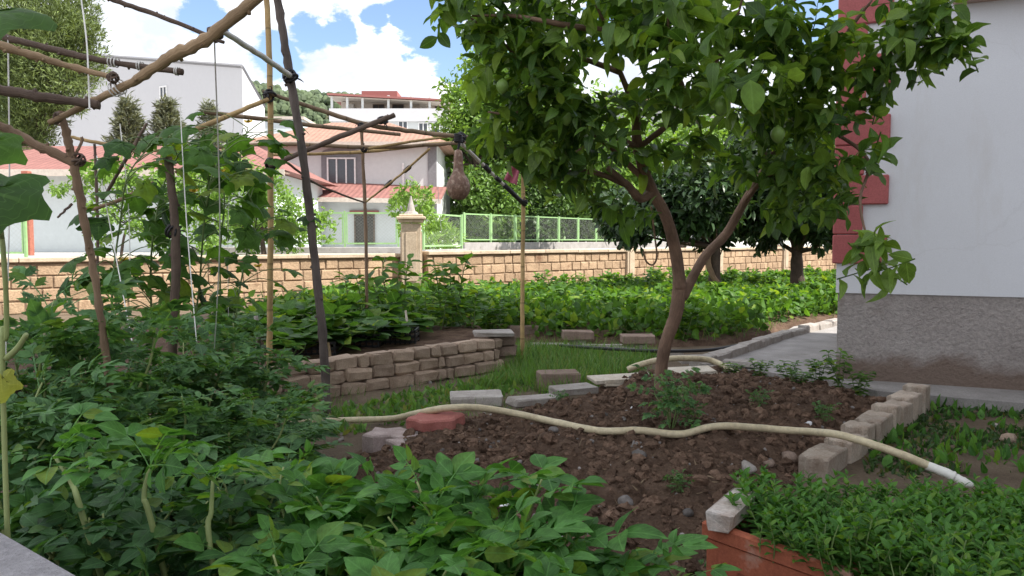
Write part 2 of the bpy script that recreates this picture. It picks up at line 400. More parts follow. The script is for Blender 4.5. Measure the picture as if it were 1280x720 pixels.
M['bark'] = barkmat('lemon_bark', (.31, .20, .14), (.165, .105, .078), 10, 1.6, .7)
M['bark_dark'] = barkmat('dark_bark', (.12, .085, .065), (.06, .043, .035), 10, 1.6)
M['white_stick'] = plain('white_stick', (.66, .64, .58), .6)
M['tape'] = plain('black_tape', (.022, .020, .024), .5)
M['string'] = plain('white_string', (.78, .77, .74), .8)
M['green_paint'] = plain('green_paint', (.26, .43, .19), .5)
M['wire'] = plain('wire', (.40, .44, .40), .5)
M['black_plastic'] = plain('black_plastic', (.016, .016, .018), .45)
M['paper'] = plain('white_scrap', (.80, .80, .82), .7)
M['pink'] = mat('pink_cloth', (.52, .17, .22), (.38, .10, .15), 8, .9, .3, 150, .002)
M['gourd'] = mat('gourd_skin', (.33, .20, .145), (.17, .10, .075), 16, .6, .3, 60, .004, spec=.35, stain=((.44, .33, .26), 26, .52))
M['white_bld'] = mat('white_render', (.56, .56, .58), (.54, .54, .565), .08, .9, .0, 3, spec=.1, grain=.1)
M['grey_bld'] = mat('pale_grey_render', (.66, .685, .69), (.61, .635, .64), .3, .9, .1, 6, spec=.1, grain=.25)
M['blue_bld'] = mat('bluish_render', (.62, .67, .68), (.57, .62, .64), .3, .9, .1, 6, spec=.1, grain=.25)
M['cream_bld'] = mat('cream_render', (.70, .63, .56), (.64, .57, .51), .3, .9, .1, 6, spec=.1, grain=.25)
M['grey_trim'] = plain('grey_trim', (.22, .22, .235), .8)
M['pvc'] = plain('white_frame', (.78, .78, .78), .4)
M['glass'] = plain('window_glass', (.06, .07, .085), .12, .6)
M['glass_dark'] = plain('dark_opening', (.05, .045, .045), .5)
M['roof_red'] = plain('red_roof', (.30, .115, .105), .8)
M['fascia'] = plain('fascia', (.55, .48, .42), .7)
M['brick_red'] = mat('brick_red', (.42, .16, .11), (.3, .11, .08), 12, .9, .3, 40)
M['ac'] = plain('ac_unit', (.55, .52, .48), .6)
def tilemat(name, c, c2, axis=0, sc=5):
    m, t, b = nt(name); co = coords(t); sp = t.nodes.new('ShaderNodeSeparateXYZ'); t.links.new(co, sp.inputs[0])
    mu = nd(t, 'ShaderNodeMath', operation='MULTIPLY'); t.links.new(sp.outputs[axis], mu.inputs[0]); mu.inputs[1].default_value = 6.283*sc
    sn = nd(t, 'ShaderNodeMath', operation='SINE'); t.links.new(mu.outputs[0], sn.inputs[0])
    n = noise(t, 3.2, 6, .7); col = ramp(t, n.outputs[0], [(.3, c2), (.7, c)]); t.links.new(col, b.inputs['Base Color']); b.inputs['Roughness'].default_value = .85
    bump(t, b, sn.outputs[0], .35, .03); return m
M['tile_red'] = tilemat('red_tiles', (.285, .130, .112), (.19, .082, .072)); M['tile_orange'] = tilemat('orange_tiles', (.37, .215, .16), (.25, .135, .10))
# foliage
M['lemon_leaf'] = leafmat('lemon_leaf', (.095, .185, .036), (.038, .092, .024), .44, .38, .35, (.20, .30, .04))
M['young_leaf'] = leafmat('young_lemon_leaf', (.17, .28, .055), (.12, .22, .045), .42, .4, .4)
M['citrus_leaf'] = leafmat('citrus_leaf', (.040, .078, .030), (.020, .046, .019), .25, .32, 0)
M['potato_leaf'] = leafmat('potato_leaf', (.088, .225, .052), (.052, .150, .036), .40, .5, .4, (.18, .28, .04), spec=.25, var=.6)
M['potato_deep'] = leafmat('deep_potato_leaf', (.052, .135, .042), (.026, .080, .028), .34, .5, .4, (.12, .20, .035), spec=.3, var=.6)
M['tomato_leaf'] = leafmat('tomato_leaf', (.100, .215, .074), (.052, .130, .048), .34, .5, .3, (.13, .22, .04), spec=.3, var=.5)
M['cuc_leaf'] = leafmat('cucumber_leaf', (.075, .170, .036), (.036, .095, .026), .50, .5, .4, (.20, .29, .04), spec=.3, var=.5)
M['mint_leaf'] = leafmat('mint_leaf', (.080, .200, .036), (.042, .128, .026), .36, .5, .25, (.15, .27, .04), spec=.25)
M['bed_leaf'] = leafmat('bed_leaf', (.085, .185, .030), (.042, .105, .022), .42, .5, 0, (.20, .30, .04), spec=.25)
M['weed_leaf'] = leafmat('weed_leaf', (.050, .105, .030), (.028, .062, .020), .3, .5, 0, (.14, .14, .04))
M['grass'] = leafmat('grass_blade', (.115, .235, .045), (.065, .150, .034), .3, .55, 0, (.22, .24, .08))
M['tree_dark'] = leafmat('dark_tree_leaf', (.072, .135, .036), (.036, .078, .023), .3, .45, 0)
M['tree_mid'] = leafmat('mid_tree_leaf', (.115, .205, .045), (.065, .130, .032), .35, .45, 0)
M['tree_bright'] = leafmat('bright_tree_leaf', (.16, .27, .055), (.10, .19, .045), .42, .45, 0)
M['pine'] = leafmat('pine_needle', (.118, .162, .048), (.060, .090, .032), .2, .6, 0)
M['conifer'] = leafmat('conifer_needle', (.165, .18, .125), (.11, .13, .09), .15, .6, 0)
M['stem'] = plain('green_stem', (.16, .24, .08), .5); M['stem_pale'] = plain('pale_stem', (.30, .36, .14), .5); M['stem_dry'] = plain('dry_stem', (.22, .16, .10), .8)
M['lemon'] = plain('unripe_lemon', (.16, .27, .06), .45); M['flower'] = plain('yellow_flower', (.75, .52, .04), .6); M['cucumber'] = plain('cucumber_skin', (.035, .075, .03), .4); M['yellow_leaf'] = leafmat('yellow_leaf', (.28, .31, .07), (.22, .27, .06), .4, .5, .4)

# ------------------------------------------------------------------ light and sky
SUN_AZ = np.array([.954, -.30]); SUN_EL = R(50)
sd = bpy.data.lights.new('sun', 'SUN'); sd.energy = 5.0; sd.angle = R(.53); sd.color = (1, .945, .86)
so = bpy.data.objects.new('sun', sd); COL.objects.link(so)
from mathutils import Vector
sdir = Vector((SUN_AZ[0]*math.cos(SUN_EL), SUN_AZ[1]*math.cos(SUN_EL), math.sin(SUN_EL)))
so.rotation_euler = sdir.to_track_quat('Z', 'Y').to_euler(); so.location = (20, -5, 30)
w = bpy.data.worlds.new('World'); scene.world = w; w.use_nodes = True; t = w.node_tree; bg = t.nodes['Background']
sky = t.nodes.new('ShaderNodeTexSky'); sky.sky_type = 'NISHITA'; sky.sun_disc = False; sky.sun_elevation = SUN_EL; sky.sun_rotation = math.atan2(SUN_AZ[0], SUN_AZ[1])
sky.air_density = 1.0; sky.dust_density = .6; sky.ozone_density = 1.5
tc = t.nodes.new('ShaderNodeTexCoord'); gen = tc.outputs['Generated']
mp = t.nodes.new('ShaderNodeMapping'); mp.inputs['Scale'].default_value = (1, 1, 1.7); t.links.new(gen, mp.inputs[0])
n1 = noise(t, 10, 12, .62, mp.outputs[0], .15)
def holes(lst, soft):
    """openings in the cloud cover, each a direction in the sky with an angular radius"""
    out = None
    for px, py, rad in lst:
        d = nrm(ray(px, py)); vm = nd(t, 'ShaderNodeVectorMath', operation='DISTANCE'); t.links.new(gen, vm.inputs[0]); vm.inputs[1].default_value = d
        mr = nd(t, 'ShaderNodeMapRange'); mr.interpolation_type = 'SMOOTHSTEP'; t.links.new(vm.outputs['Value'], mr.inputs[0]); mr.inputs[1].default_value = rad*soft; mr.inputs[2].default_value = rad*2.0; mr.inputs[3].default_value = 1; mr.inputs[4].default_value = 0
        if out is None: out = mr.outputs[0]
        else:
            a = nd(t, 'ShaderNodeMath', operation='MAXIMUM'); t.links.new(out, a.inputs[0]); t.links.new(mr.outputs[0], a.inputs[1]); out = a.outputs[0]
    return out
hole = holes([(545, 38, .045), (575, 72, .042), (510, 22, .03), (610, 100, .05), (352, 66, .026), (385, 46, .028), (425, 40, .024), (470, 28, .02), (258, 16, .022), (1010, 30, .05), (760, 30, .03), (560, -160, .12), (1300, -300, .25)], .0)
cov = nd(t, 'ShaderNodeMath', operation='MULTIPLY_ADD'); t.links.new(hole, cov.inputs[0]); cov.inputs[1].default_value = -.36; t.links.new(n1.outputs[0], cov.inputs[2])
mask = nd(t, 'ShaderNodeMapRange'); mask.interpolation_type = 'SMOOTHSTEP'; t.links.new(cov.outputs[0], mask.inputs[0]); mask.inputs[1].default_value = .25; mask.inputs[2].default_value = .34
n2 = noise(t, 11, 10, .6, mp.outputs[0], .2)
ccol = ramp(t, n2.outputs[0], [(.36, (5.2, 5.6, 6.5)), (.48, (6.6, 6.9, 7.5)), (.62, (9.6, 9.7, 9.9))])
skc = mixc(t, 1.0, sky.outputs[0], (1.25, 1.25, 1.3), 'MULTIPLY')
mc = mixc(t, mask.outputs[0], skc, ccol); t.links.new(mc, bg.inputs['Color']); bg.inputs['Strength'].default_value = .098
scene.view_settings.view_transform = 'Standard'; scene.view_settings.look = 'None'; scene.view_settings.exposure = .86; scene.view_settings.gamma = 1
# ================================================================== THE SETTING
WALL_R0, WALL_R1 = np.array([-1.72, 15.3]), np.array([26.0, 42.2]); WALL_L0, WALL_L1 = np.array([-18.1, 4.0]), np.array([-2.2, 15.25])
STREET_Z = .72
SOIL = [(-.95, 3.6), (-.62, 4.55), (-.15, 4.78), (.45, 5.12), (.62, 5.75), (1.15, 6.35), (1.75, 6.35), (2.1, 5.9), (2.62, 5.12), (1.95, 4.3), (1.30, 3.45), (.98, 2.95), (.70, 2.45), (.80, 1.2), (-.9, 1.2)]
BED = [(-3.2, 8.7), (-.2, 8.55), (.75, 8.1), (2.0, 8.0), (2.75, 8.6), (3.35, 9.7), (4.5, 10.6), (6.6, 14), (9.5, 21.), (10., 25.2), (3.0, 18.6), (-1.2, 14.5), (-3.2, 13.8)]
RAISED = [(-4.2, 4.9), (-1.55, 5.34), (-.75, 6.0), (-.15, 6.72), (-.35, 8.2), (-2.2, 8.3), (-4.2, 8.0)]
def soil_h(x, y):
    e = np.clip(edge_dist(x, y, SOIL)/.35, 0, 1); e = e*e*(3-2*e); ins = inpoly(x, y, SOIL)
    mound = .05+.07*np.exp(-((x-1.0)**2+(y-5.0)**2)/1.2)+.06*np.exp(-((x-.45)**2+(y-3.6)**2)/.9)+.04*np.exp(-((x-1.7)**2+(y-5.0)**2)/.6)
    h = (mound+.09*fbm(x*2.2, y*2.2, 3)+.085*fbm(x*8, y*8, 4, .65)-.05*np.abs(fbm(x*15, y*15, 3, .6))+.012)*e
    return np.where(ins, h+.004, -.04)
def ground_h(x, y):
    h = .03*fbm(x*.9, y*.9, 3)+.012*fbm(x*9, y*9, 3)
    far = np.clip((np.hypot(x, y)-30)/30, 0, 1); return h*(1-far)-.05*far
def gz(x, y):
    return float(max(ground_h(np.array(x), np.array(y)), soil_h(np.array(x), np.array(y))))
def grid(mb, xs, ys, zf, keep=None):
    X, Y = np.meshgrid(xs, ys, indexing='ij'); Z = zf(X, Y); n, m = X.shape; i = np.arange(n*m).reshape(n, m)
    F = np.stack([i[:-1, :-1], i[1:, :-1], i[1:, 1:], i[:-1, 1:]], -1).reshape(-1, 4)
    if keep is not None: F = F[keep(X, Y).ravel()[F].any(1)]
    u, inv = np.unique(F, return_inverse=True); V = np.stack([X, Y, Z], -1).reshape(-1, 3)[u]
    mb.add(V, inv.reshape(F.shape)); return mb
gx = np.concatenate([-np.geomspace(3000, 9, 30), np.arange(-8.5, 8.5, .07), np.geomspace(9, 3000, 30)])
gy = np.concatenate([-np.geomspace(3000, 1, 24), np.arange(-.5, 12, .07), np.geomspace(12.1, 3000, 34)])
structure(grid(MB(), gx, gy, ground_h).build('ground', M['dirt'], smooth=True))
structure(grid(MB(), np.arange(-1.0, 2.7, .0135), np.arange(1.15, 6.45, .0135), soil_h, lambda x, y: inpoly(x, y, SOIL)).build('soil_bed', M['soil'], smooth=False))
def bed_h(x, y):
    e = np.clip(edge_dist(x, y, BED)/.3, 0, 1); return np.where(inpoly(x, y, BED), .05+.05*e+.05*fbm(x*4, y*4, 4), -.05)
structure(grid(MB(), np.arange(-3.3, 10.1, .09), np.arange(7.8, 25.3, .09), bed_h, lambda x, y: inpoly(x, y, BED)).build('vegetable_bed_soil', M['soil'], smooth=True))
def raised_h(x, y): return np.where(inpoly(x, y, RAISED), .2+.06*fbm(x*5, y*5, 4), .14)
structure(grid(MB(), np.arange(-4.2, 0, .05), np.arange(4.9, 8.4, .05), raised_h, lambda x, y: inpoly(x, y, RAISED)).build('raised_bed_soil', M['soil'], smooth=True))
# path beside the house and the street behind the garden wall
PATH = [(1.75, 6.42), (2.15, 5.98), (2.45, 5.75), (3.62, 5.24), (3.62, 4.75), (2.78, 4.98), (2.20, 5.80)]
pm = MB(); P1 = [(1.55, 6.75), (2.5, 5.72), (3.3, 7.6), (4.9, 10.4), (4.6, 10.55), (3.45, 9.55), (2.85, 8.45), (2.15, 7.55)]
pm.prism(P1, -.05, .045); structure(pm.build('garden_path', M['path']))
pm = MB(); pm.prism([(2.3, 5.85), (2.5, 5.3), (3.6, 4.7), (3.6, 5.4)], -.05, .07); structure(pm.build('house_apron', M['path']))
sm = MB(); n_r = np.array([-.69, .72]); a = WALL_R0+n_r*.05; b = WALL_R1+n_r*.05
def sheet(mb, pts, z, fx=None): mb.add(np.column_stack([np.array(pts), np.full(len(pts), z)]), np.arange(len(pts))[None, :])
sheet(sm, [WALL_L0+[-.05, .1], WALL_L1+[-.05, .1], a, b, (900, 42), (900, 900), (-900, 900), (-900, 4.0)], STREET_Z); structure(sm.build('street', M['street']))
# hill
hm = MB(); hx = np.linspace(-1400, 400, 260); hy = np.linspace(470, 800, 60)
def hill_h(x, y):
    crest = np.interp(x, [-1400, -900, -420, -230, -190, -125, -60, 0, 80, 160, 400], [30, 80, 108, 112, 112, 104, 96, 88, 70, 55, 25])
    s = np.clip((y-470)/130, 0, 1); return crest*np.sin(s*math.pi/2)*(1+.12*fbm(x*.02, y*.02, 3))+3.2*fbm(x*.16, y*.16, 3)
structure(grid(hm, hx, hy, hill_h).build('hill', mat('hill_scrub', (.105, .125, .07), (.055, .075, .045), .12, .95, .6, .5, 2.0, spec=.05, stain=((.24, .20, .13), .05, .60)), smooth=True))
fm = MB(); n = 9500; x = rng.uniform(-640, 90, n); y = rng.uniform(470, 606, n); keep = fbm(x*.03, y*.03, 3) > -.13; x, y = x[keep], y[keep]
z = hill_h(x, y); dome = MB().lathe([(.3, 0), (.55, .35), (.45, .8), (.15, 1.05)], (0, 0, 0), 6)
fm.inst((np.concatenate(dome.v)[:, [0, 2, 1]], dome.f, np.concatenate(dome.uv)), np.column_stack([x, y, z-.6]), np.tile([0, 0, 1.], (len(x), 1))+rng.normal(0, .15, (len(x), 3)), rdir(len(x)), rng.uniform(3.0, 6.5, len(x)))
o = fm.build('hill_woods', leafmat('hill_wood_leaf', (.075, .105, .05), (.045, .07, .036), .1, .7, 0)); tag(o, 'scrubby green woods covering the far hill', 'woods', kind='stuff')

# ------------------------------------------------------------------ the white house on the right
hd = np.array([.914, -.407]); hn = np.array([-.407, -.914]); hs = np.array([.407, .914]); C = np.array([2.4, 5.8]); E = C+hd*1.31; B_ = C+hs*3.3
HOUSE_H = 10.0  # height and house depth chosen for where the cast shadow ends
fp = [C, E, (E[0], -8), (14, -8), tuple(B_+hd*12), B_]  # includes an unseen side wing toward the camera, added to shade the foreground
hr = empty('white_house', (*C, 0)); tag(hr, 'white plastered house with red corner stones and a rough brown-grey base', 'house')
def loc(o): o.location = (-C[0], -C[1], 0); return o
loc(MB().prism(fp[::-1] if False else fp, .71, HOUSE_H).build('wall', M['plaster'], hr))
inset = [C+hd*.015-hn*.015*0+hs*.012, E+hs*.012, (E[0]+.012, -7.9), (13.9, -7.9), tuple(B_+hd*11.9-hs*.01), B_+hd*.015-hs*.01]
pl = MB(); pl.prism(inset, -.1, .709); plo = loc(pl.build('plinth', M['stucco'], hr)); plo['label'] = 'rough brown-grey stucco base'
t_ = M['stucco'].node_tree; b_ = t_.nodes['Principled BSDF']; src = b_.inputs['Base Color'].links[0].from_socket; sp_ = t_.nodes.new('ShaderNodeSeparateXYZ'); t_.links.new(coords(t_), sp_.inputs[0]); nz = noise(t_, 3.0, 6, .65); ad_ = nd(t_, 'ShaderNodeMath', operation='MULTIPLY_ADD'); t_.links.new(nz.outputs[0], ad_.inputs[0]); ad_.inputs[1].default_value = -.35; t_.links.new(sp_.outputs[2], ad_.inputs[2]); f_ = ramp(t_, ad_.outputs[0], [(.0, (1,)*3), (.10, (0,)*3)]); t_.links.new(mixc(t_, f_, src, (.27, .205, .17)), b_.inputs['Base Color'])
t_ = M['plaster'].node_tree; b_ = t_.nodes['Principled BSDF']; src = b_.inputs['Base Color'].links[0].from_socket; mp_ = t_.nodes.new('ShaderNodeMapping'); mp_.inputs['Scale'].default_value = (2.2, 2.2, .5); t_.links.new(coords(t_), mp_.inputs[0]); nz = noise(t_, 1.6, 8, .7, mp_.outputs[0]); f_ = ramp(t_, nz.outputs[0], [(.52, (0,)*3), (.75, (.55,)*3)]); c_ = mixc(t_, f_, src, (.62, .60, .59)); vo = nd(t_, 'ShaderNodeTexVoronoi', feature='DISTANCE_TO_EDGE'); vo.inputs['Scale'].default_value = .9; nw = noise(t_, 2.5, 5); mv = mixc(t_, .16, coords(t_), nw.outputs[1]); t_.links.new(mv, vo.inputs['Vector']); f2_ = ramp(t_, vo.outputs['Distance'], [(.0, (.12,)*3), (.003, (0,)*3)]); t_.links.new(mixc(t_, f2_, c_, (.45, .44, .44)), b_.inputs['Base Color'])
loc(MB().prism([C-hs*-.0-hd*.4+hn*.4, E+hn*.4, (E[0]-.4, -8.4), (14.4, -8.4), tuple(B_+hd*12.4+hs*.4), B_-hd*.4+hs*.4], HOUSE_H+.003, HOUSE_H+.35).build('roof', M['tile_red'], hr))
z = .925; k = 0; ang = math.atan2(hd[1], hd[0])
while z < 6.0:
    L = .365 if k % 2 == 0 else .20
    q = MB(); c = C+hd*(L/2-.03)+hs*(L/2-.03); q.box((c[0]-C[0], c[1]-C[1], z+.1075), (L, L, .211), rotz(ang), .008)
    o = q.build('quoin', M['quoin'], hr); z += .215; k += 1
q = MB(); c = C+hd*1.05+hn*.12; q.box((c[0]-C[0], c[1]-C[1], 2.78), (.72, .27, .05), rotz(ang), .01); q.box((c[0]-C[0]-hn[0]*.03, c[1]-C[1]-hn[1]*.03, 2.735), (.70, .2, .04), rotz(ang), .01)
q.build('cornice', M['cornice'], hr)

# ------------------------------------------------------------------ garden wall
gw = empty('garden_wall', (0, 0, 0)); tag(gw, 'low tan block garden wall with coping and square pillars along the street', 'garden wall')
def wall_run(a, b, h, nm):
    a = np.array(a); b = np.array(b); L = np.linalg.norm(b-a); d = (b-a)/L; ang = math.atan2(d[1], d[0]); n_ = np.array([d[1], -d[0]]); mid = (a+b)/2
    MB().box((*mid, h/2-.1), (L, .17, h+.2-.001), rotz(ang)).build(nm+'_core', M['mortar'], gw)
    blocks = MB(); z = .0; ch = (h-.03)/4; row = 0
    while z < h-.1:
        s = -(row % 2)*.16-rng.uniform(0, .1)
        while s < L:
            w_ = rng.choice([.24, .30, .34, .40]); s0, s1 = max(s, 0), min(s+w_, L)
            if s1-s0 > .08:
                c = a+d*(s0+s1)/2+n_*(.075+rng.uniform(0, .012)); blocks.box((*c, z+ch/2), (s1-s0-.02, .05, ch-.02), rotz(ang)@rotx(rng.normal(0, .02)), .012, .004)
            s += w_
        z += ch; row += 1
    blocks.build('block_facing', M['wall_block'], gw)
    cp = MB(); s = 0
    while s < L-.01:
        w_ = min(1.1, L-s); c = a+d*(s+w_/2); cp.box((*c, h+.02+rng.uniform(0, .006)), (w_-.006, .31, .075), rotz(ang), .012); s += w_
    cp.build('coping', M['coping'], gw)
wall_run(WALL_L0, WALL_L1, .78, 'wall'); wall_run(WALL_R0, WALL_R1, .82, 'wall')
def pillar(c, w_, h, cap=True, fin=False, ang=0.0):
    p = MB().box((*c, h/2-.05), (w_, w_, h+.1), rotz(ang), .015)
    for sx, sy in ((0, -1), (1, 0), (-1, 0)):
        v = rotz(ang)@np.array([sx*(w_/2+.008), sy*(w_/2+.008), 0]); p.box((c[0]+v[0], c[1]+v[1], h*.55), (w_*.55 if sy else .02, .02 if sy else w_*.55, h*.66), rotz(ang), .004)
    o = p.build('pillar', M['coping'], gw)
    if cap:
        q = MB(); q.box((*c, h+.045), (w_+.10, w_+.10, .06), rotz(ang), .012); q.box((*c, h+.10), (w_+.18, w_+.18, .06), rotz(ang), .015); q.box((*c, h+.15), (w_+.08, w_+.08, .05), rotz(ang), .015); q.build('pillar_cap', M['coping'], o)
    if fin:
        MB().lathe([(.15, 0), (.12, .05), (.085, .06), (.04, .24), (.012, .36)], (c[0], c[1], h+.17), 10).build('finial', M['paver_grey'], o)
dR = nrm(WALL_R1-WALL_R0); aR = math.atan2(dR[1], dR[0])
pillar((-1.95, 15.2), .38, 1.42, True, True, .12)
for s in (6.4, 10.6, 14.6, 18.5): pillar(tuple(WALL_R0+dR*s+np.array([dR[1], -dR[0]])*.02), .30, .95, False, False, aR)

# ------------------------------------------------------------------ green street fences
def fence(pts, h, z0, label, panel, grp='green fences along the street', mesh=True, kerb=True):
    pts = [np.array(p, float) for p in pts]; r = empty('green_fence', (0, 0, 0)); tag(r, label, 'fence', grp)
    for a, b in zip(pts[:-1], pts[1:]):
        L = np.linalg.norm(b-a); d = (b-a)/L; ang = math.atan2(d[1], d[0]); n = max(1, round(L/panel)); w_ = L/n
        if kerb: MB().box((*((a+b)/2), (STREET_Z+z0)/2-.02), (L+.2, .25, z0-STREET_Z), rotz(ang), .02).build('kerb', M['path'], r)
        for k in range(n+1):
            c = a+d*w_*k; MB().box((*c, z0+h/2), (.055, .055, h+.05), rotz(ang)).build('post', M['green_paint'], r)
        for k in range(n):
            f = MB(); c = a+d*w_*(k+.5); q0 = a+d*(w_*k+.06); q1 = a+d*(w_*(k+1)-.06)
            for zz in (z0+.08, z0+h-.03): f.box((*c, zz), (w_-.1, .04, .045), rotz(ang))
            for q in (q0, q1): f.box((*q, z0+h/2+.02), (.035, .035, h-.12), rotz(ang))
            fo = f.build('panel_frame', M['green_paint'], r)
            if mesh:
                g = MB(); nn = int((w_+h)/.1)
                for i in range(nn):
                    for sgn in (1, -1):
                        s0 = i*.1-h; u0 = max(s0, 0); u1 = min(s0+h, w_-.12)
                        if u1-u0 < .05: continue
                        za, zb = z0+.08+(u0-s0), z0+.08+(u1-s0)
                        if sgn < 0: za, zb = z0+h+.08-(u0-s0), z0+h+.08-(u1-s0)
                        za = min(za, z0+h-.03); zb = min(zb, z0+h-.03)
                        p = np.array([*(q0+d*u0), za]); e = np.array([*(q0+d*u1), zb]); up = np.array([0, 0, .0022]); g.quad(p-up, e-up, e+up, p+up)
                if g.v: g.build('wire_mesh', M['wire'], fo)
    return r
def wx(px, Y): return at(px, 300, Y)[0]
fence([(wx(225, 22.), 22.), (wx(498, 22.6), 22.6)], .98, .92, 'green mesh fence stretch before the grey house with the arched window', 1.45)
fence([(wx(529, 21.), 21.), (wx(577, 23.5), 23.5)], .98, .86, 'short green fence panel just past the pillar with the pointed finial', 1.9)
fence([(wx(580, 28.), 28.), (wx(745, 35.5), 35.5), (wx(860, 42), 42)], 1.03, 1.03, 'long green fence running in front of the dark street trees', 1.55)
fence([(wx(-40, 17.2), 17.2), (wx(32, 17.2), 17.2)], 1.08, .74, 'green gate-like fence next to the red brick post', 1.2, kerb=False)

# ------------------------------------------------------------------ buildings over the street
def window(parent, x, y, z, w_, h, n=2, frame=None, glass=None, fw=.06):
    """window facing -y: frame with mullions standing proud, glass set behind"""
    f = MB()
    for sx in (-1, 1): f.box((x+sx*(w_/2-fw/2), y-.04, z), (fw, .08, h))
    for sz in (-1, 1): f.box((x, y-.038, z+sz*(h/2-fw/2)), (w_-2*fw-.004, .07, fw))
    for i in range(1, n): f.box((x-w_/2+w_*i/n, y-.036, z), (fw*.9, .06, h-2*fw-.004))
    fo = f.build('window', frame or M['pvc'], parent); MB().box((x, y-.008, z), (w_-fw, .012, h-fw)).build('pane', glass or M['glass'], fo); return fo
# grey house with the arched window
b = empty('grey_house', (0, 0, 0)); tag(b, 'pale grey two-storey house with an arched white window and orange tiled roof', 'house')
x0, x1, Y = wx(322, 32), wx(546, 32), 32.0
MB().box(((x0+x1)/2, Y+3.5, 2.85), (x1-x0, 7, 4.3)).build('wall', M['grey_bld'], b)
rf = MB(); e0, e1, ez, rz_ = x0-.7, x1+.55, 4.98, 6.35
rf.add([(e0, Y-.6, ez), (e1, Y-.6, ez), (e1, Y+7.6, ez), (e0, Y+7.6, ez), (e0+3, Y+3.5, rz_), (e1-3, Y+3.5, rz_)], [np.array([[0, 1, 5, 4], [2, 3, 4, 5], [0, 3, 2, 1]]), np.array([[1, 2, 5], [3, 0, 4]])])
ro = rf.build('roof', M['tile_orange'], b); MB().box(((e0+e1)/2, Y-.62, ez-.06), (e1-e0, .06, .16)).build('fascia', M['fascia'], ro)
wxc, wzc = wx(428.5, 32), at(428, 214, 32)[2]
ar = [(-.82, -.72), (.82, -.72), (.82, .72)]+[(.82*math.cos(t_), .72+.22*math.sin(t_)) for t_ in np.linspace(0.15, math.pi-.15, 9)]+[(-.82, .72)]
A = np.array(ar); 
s_ = MB().prism(A, 0, .05, rotx(R(90)), (wxc, Y-.001, wzc)).build('window_surround', M['grey_trim'], b)
window(b, wxc, Y-.055, wzc-.06, 1.16, 1.2, 3)
MB().box((wx(541, 32), Y-.03, 3.2), (.36, .06, 3.5)).build('corner_strip', M['grey_trim'], b)
MB().box((wx(505, 32), Y-.06, 3.1), (.09, .09, 2.2)).build('drainpipe', M['pvc'], b)
pr = MB(); px0, px1 = wx(350, 30), wx(553, 30)
pr.add([(px0, 29.3, 2.72), (px1, 29.3, 2.62), (px1, Y, 3.25), (px0, Y, 3.52), (px0, 29.3, 2.62), (px1, 29.3, 2.52), (px1, Y, 3.15), (px0, Y, 3.42)], [np.array([[0, 1, 2, 3], [4, 7, 6, 5], [0, 4, 5, 1], [1, 5, 6, 2], [3, 7, 4, 0], [2, 6, 7, 3]])])
po = pr.build('porch_roof', M['tile_red'], b); MB().box(((px0+px1)/2, 29.26, 2.58), (px1-px0+.05, .07, .17), roty(.017)).build('fascia', M['fascia'], po)
MB().box(((px0+px1)/2-.3, 30.9, 1.6), (px1-px0-1.2, 1.6, 1.9)).build('porch_wall', M['blue_bld'], b)
gx0 = wx(456, 30.1); window(b, gx0, 30.1, 1.5, .78, 1.15, 2, M['branch_dark'], M['glass_dark'], .05); MB().box((gx0, 30.05, 2.17), (1.1, .12, .10)).build('lintel', M['roof_red'], b)
for k in range(9): pass
# low house at the far left with red roof
b = empty('low_house', (0, 0, 0)); tag(b, 'low bluish-white house with a red tiled roof beside the red brick post', 'house')
x0, x1, Y = wx(-60, 24), wx(345, 24), 24.0
MB().box(((x0+x1)/2, Y+3, 1.9), (x1-x0, 6, 2.5)).build('wall', M['blue_bld'], b)
rf = MB(); e0, e1, ez, rz_ = x0-.6, x1+.5, 3.17, 4.3
rf.add([(e0, Y-.7, ez), (e1, Y-.7, ez), (e1, Y+6.6, ez), (e0, Y+6.6, ez), (e0+2, Y+3.0, rz_), (e1-2, Y+3.0, rz_)], [np.array([[0, 1, 5, 4], [2, 3, 4, 5], [0, 3, 2, 1]]), np.array([[1, 2, 5], [3, 0, 4]])])
ro = rf.build('roof', M['tile_red'], b); MB().box(((e0+e1)/2, Y-.73, ez-.09), (e1-e0, .05, .2)).build('fascia', M['fascia'], ro)
MB().box(((e0+e1)/2, Y-.35, ez-.05), (e1-e0-.1, .7, .05)).build('soffit', M['cornice'], b)
o = MB().box((wx(36, 19.5), 19.5, 1.75), (.17, .17, 2.1), None, .01).build('brick_post', M['brick_red'], None); tag(o, 'slim red brick post at the end of the gate-like fence', 'post')
# small terrace roof between
b = empty('terrace_house', (0, 0, 0)); tag(b, 'set-back house with a flat pink-edged roof above the red tiles', 'house')
MB().box((wx(130, 34), 36, 2.7), (7.0, 3.5, 4.4)).build('wall', M['cream_bld'], b); MB().box((wx(120, 34), 35.8, 5.0), (8.4, 4.4, .16)).build('roof', M['cornice'], b)
for px in (112, 140): window(b, wx(px, 34), 34.24, 3.9, .8, .7, 2, M['grey_trim'], M['glass_dark'])
# big white hall
b = empty('white_hall', (0, 0, 0)); tag(b, 'huge plain white hall with one tiny window behind the small conifers', 'hall')
P0 = at(60, 300, 86); Pc = at(307, 300, 70); Pd = at(334, 300, 82)
V = np.array([(P0[0], 86, 0), (Pc[0], 70, 0), (Pd[0], 82, 0), (P0[0]+8, 98, 0), (P0[0], 86, at(60, 64, 86)[2]), (Pc[0], 70, at(307, 83, 70)[2]), (Pd[0], 82, at(334, 133, 82)[2]), (P0[0]+8, 98, 18.)])
MB().add(V, np.array([[0, 1, 5, 4], [1, 2, 6, 5], [2, 3, 7, 6], [3, 0, 4, 7], [4, 5, 6, 7]])).build('wall', M['white_bld'], b)
tr = MB(); p = V[4].copy(); q = V[5].copy(); r_ = V[6].copy()
for u_, v_ in ((p, q), (q, r_)): tr.tube([u_+[0, -.05, 0], v_+[0, -.05, 0]], .16, 4)
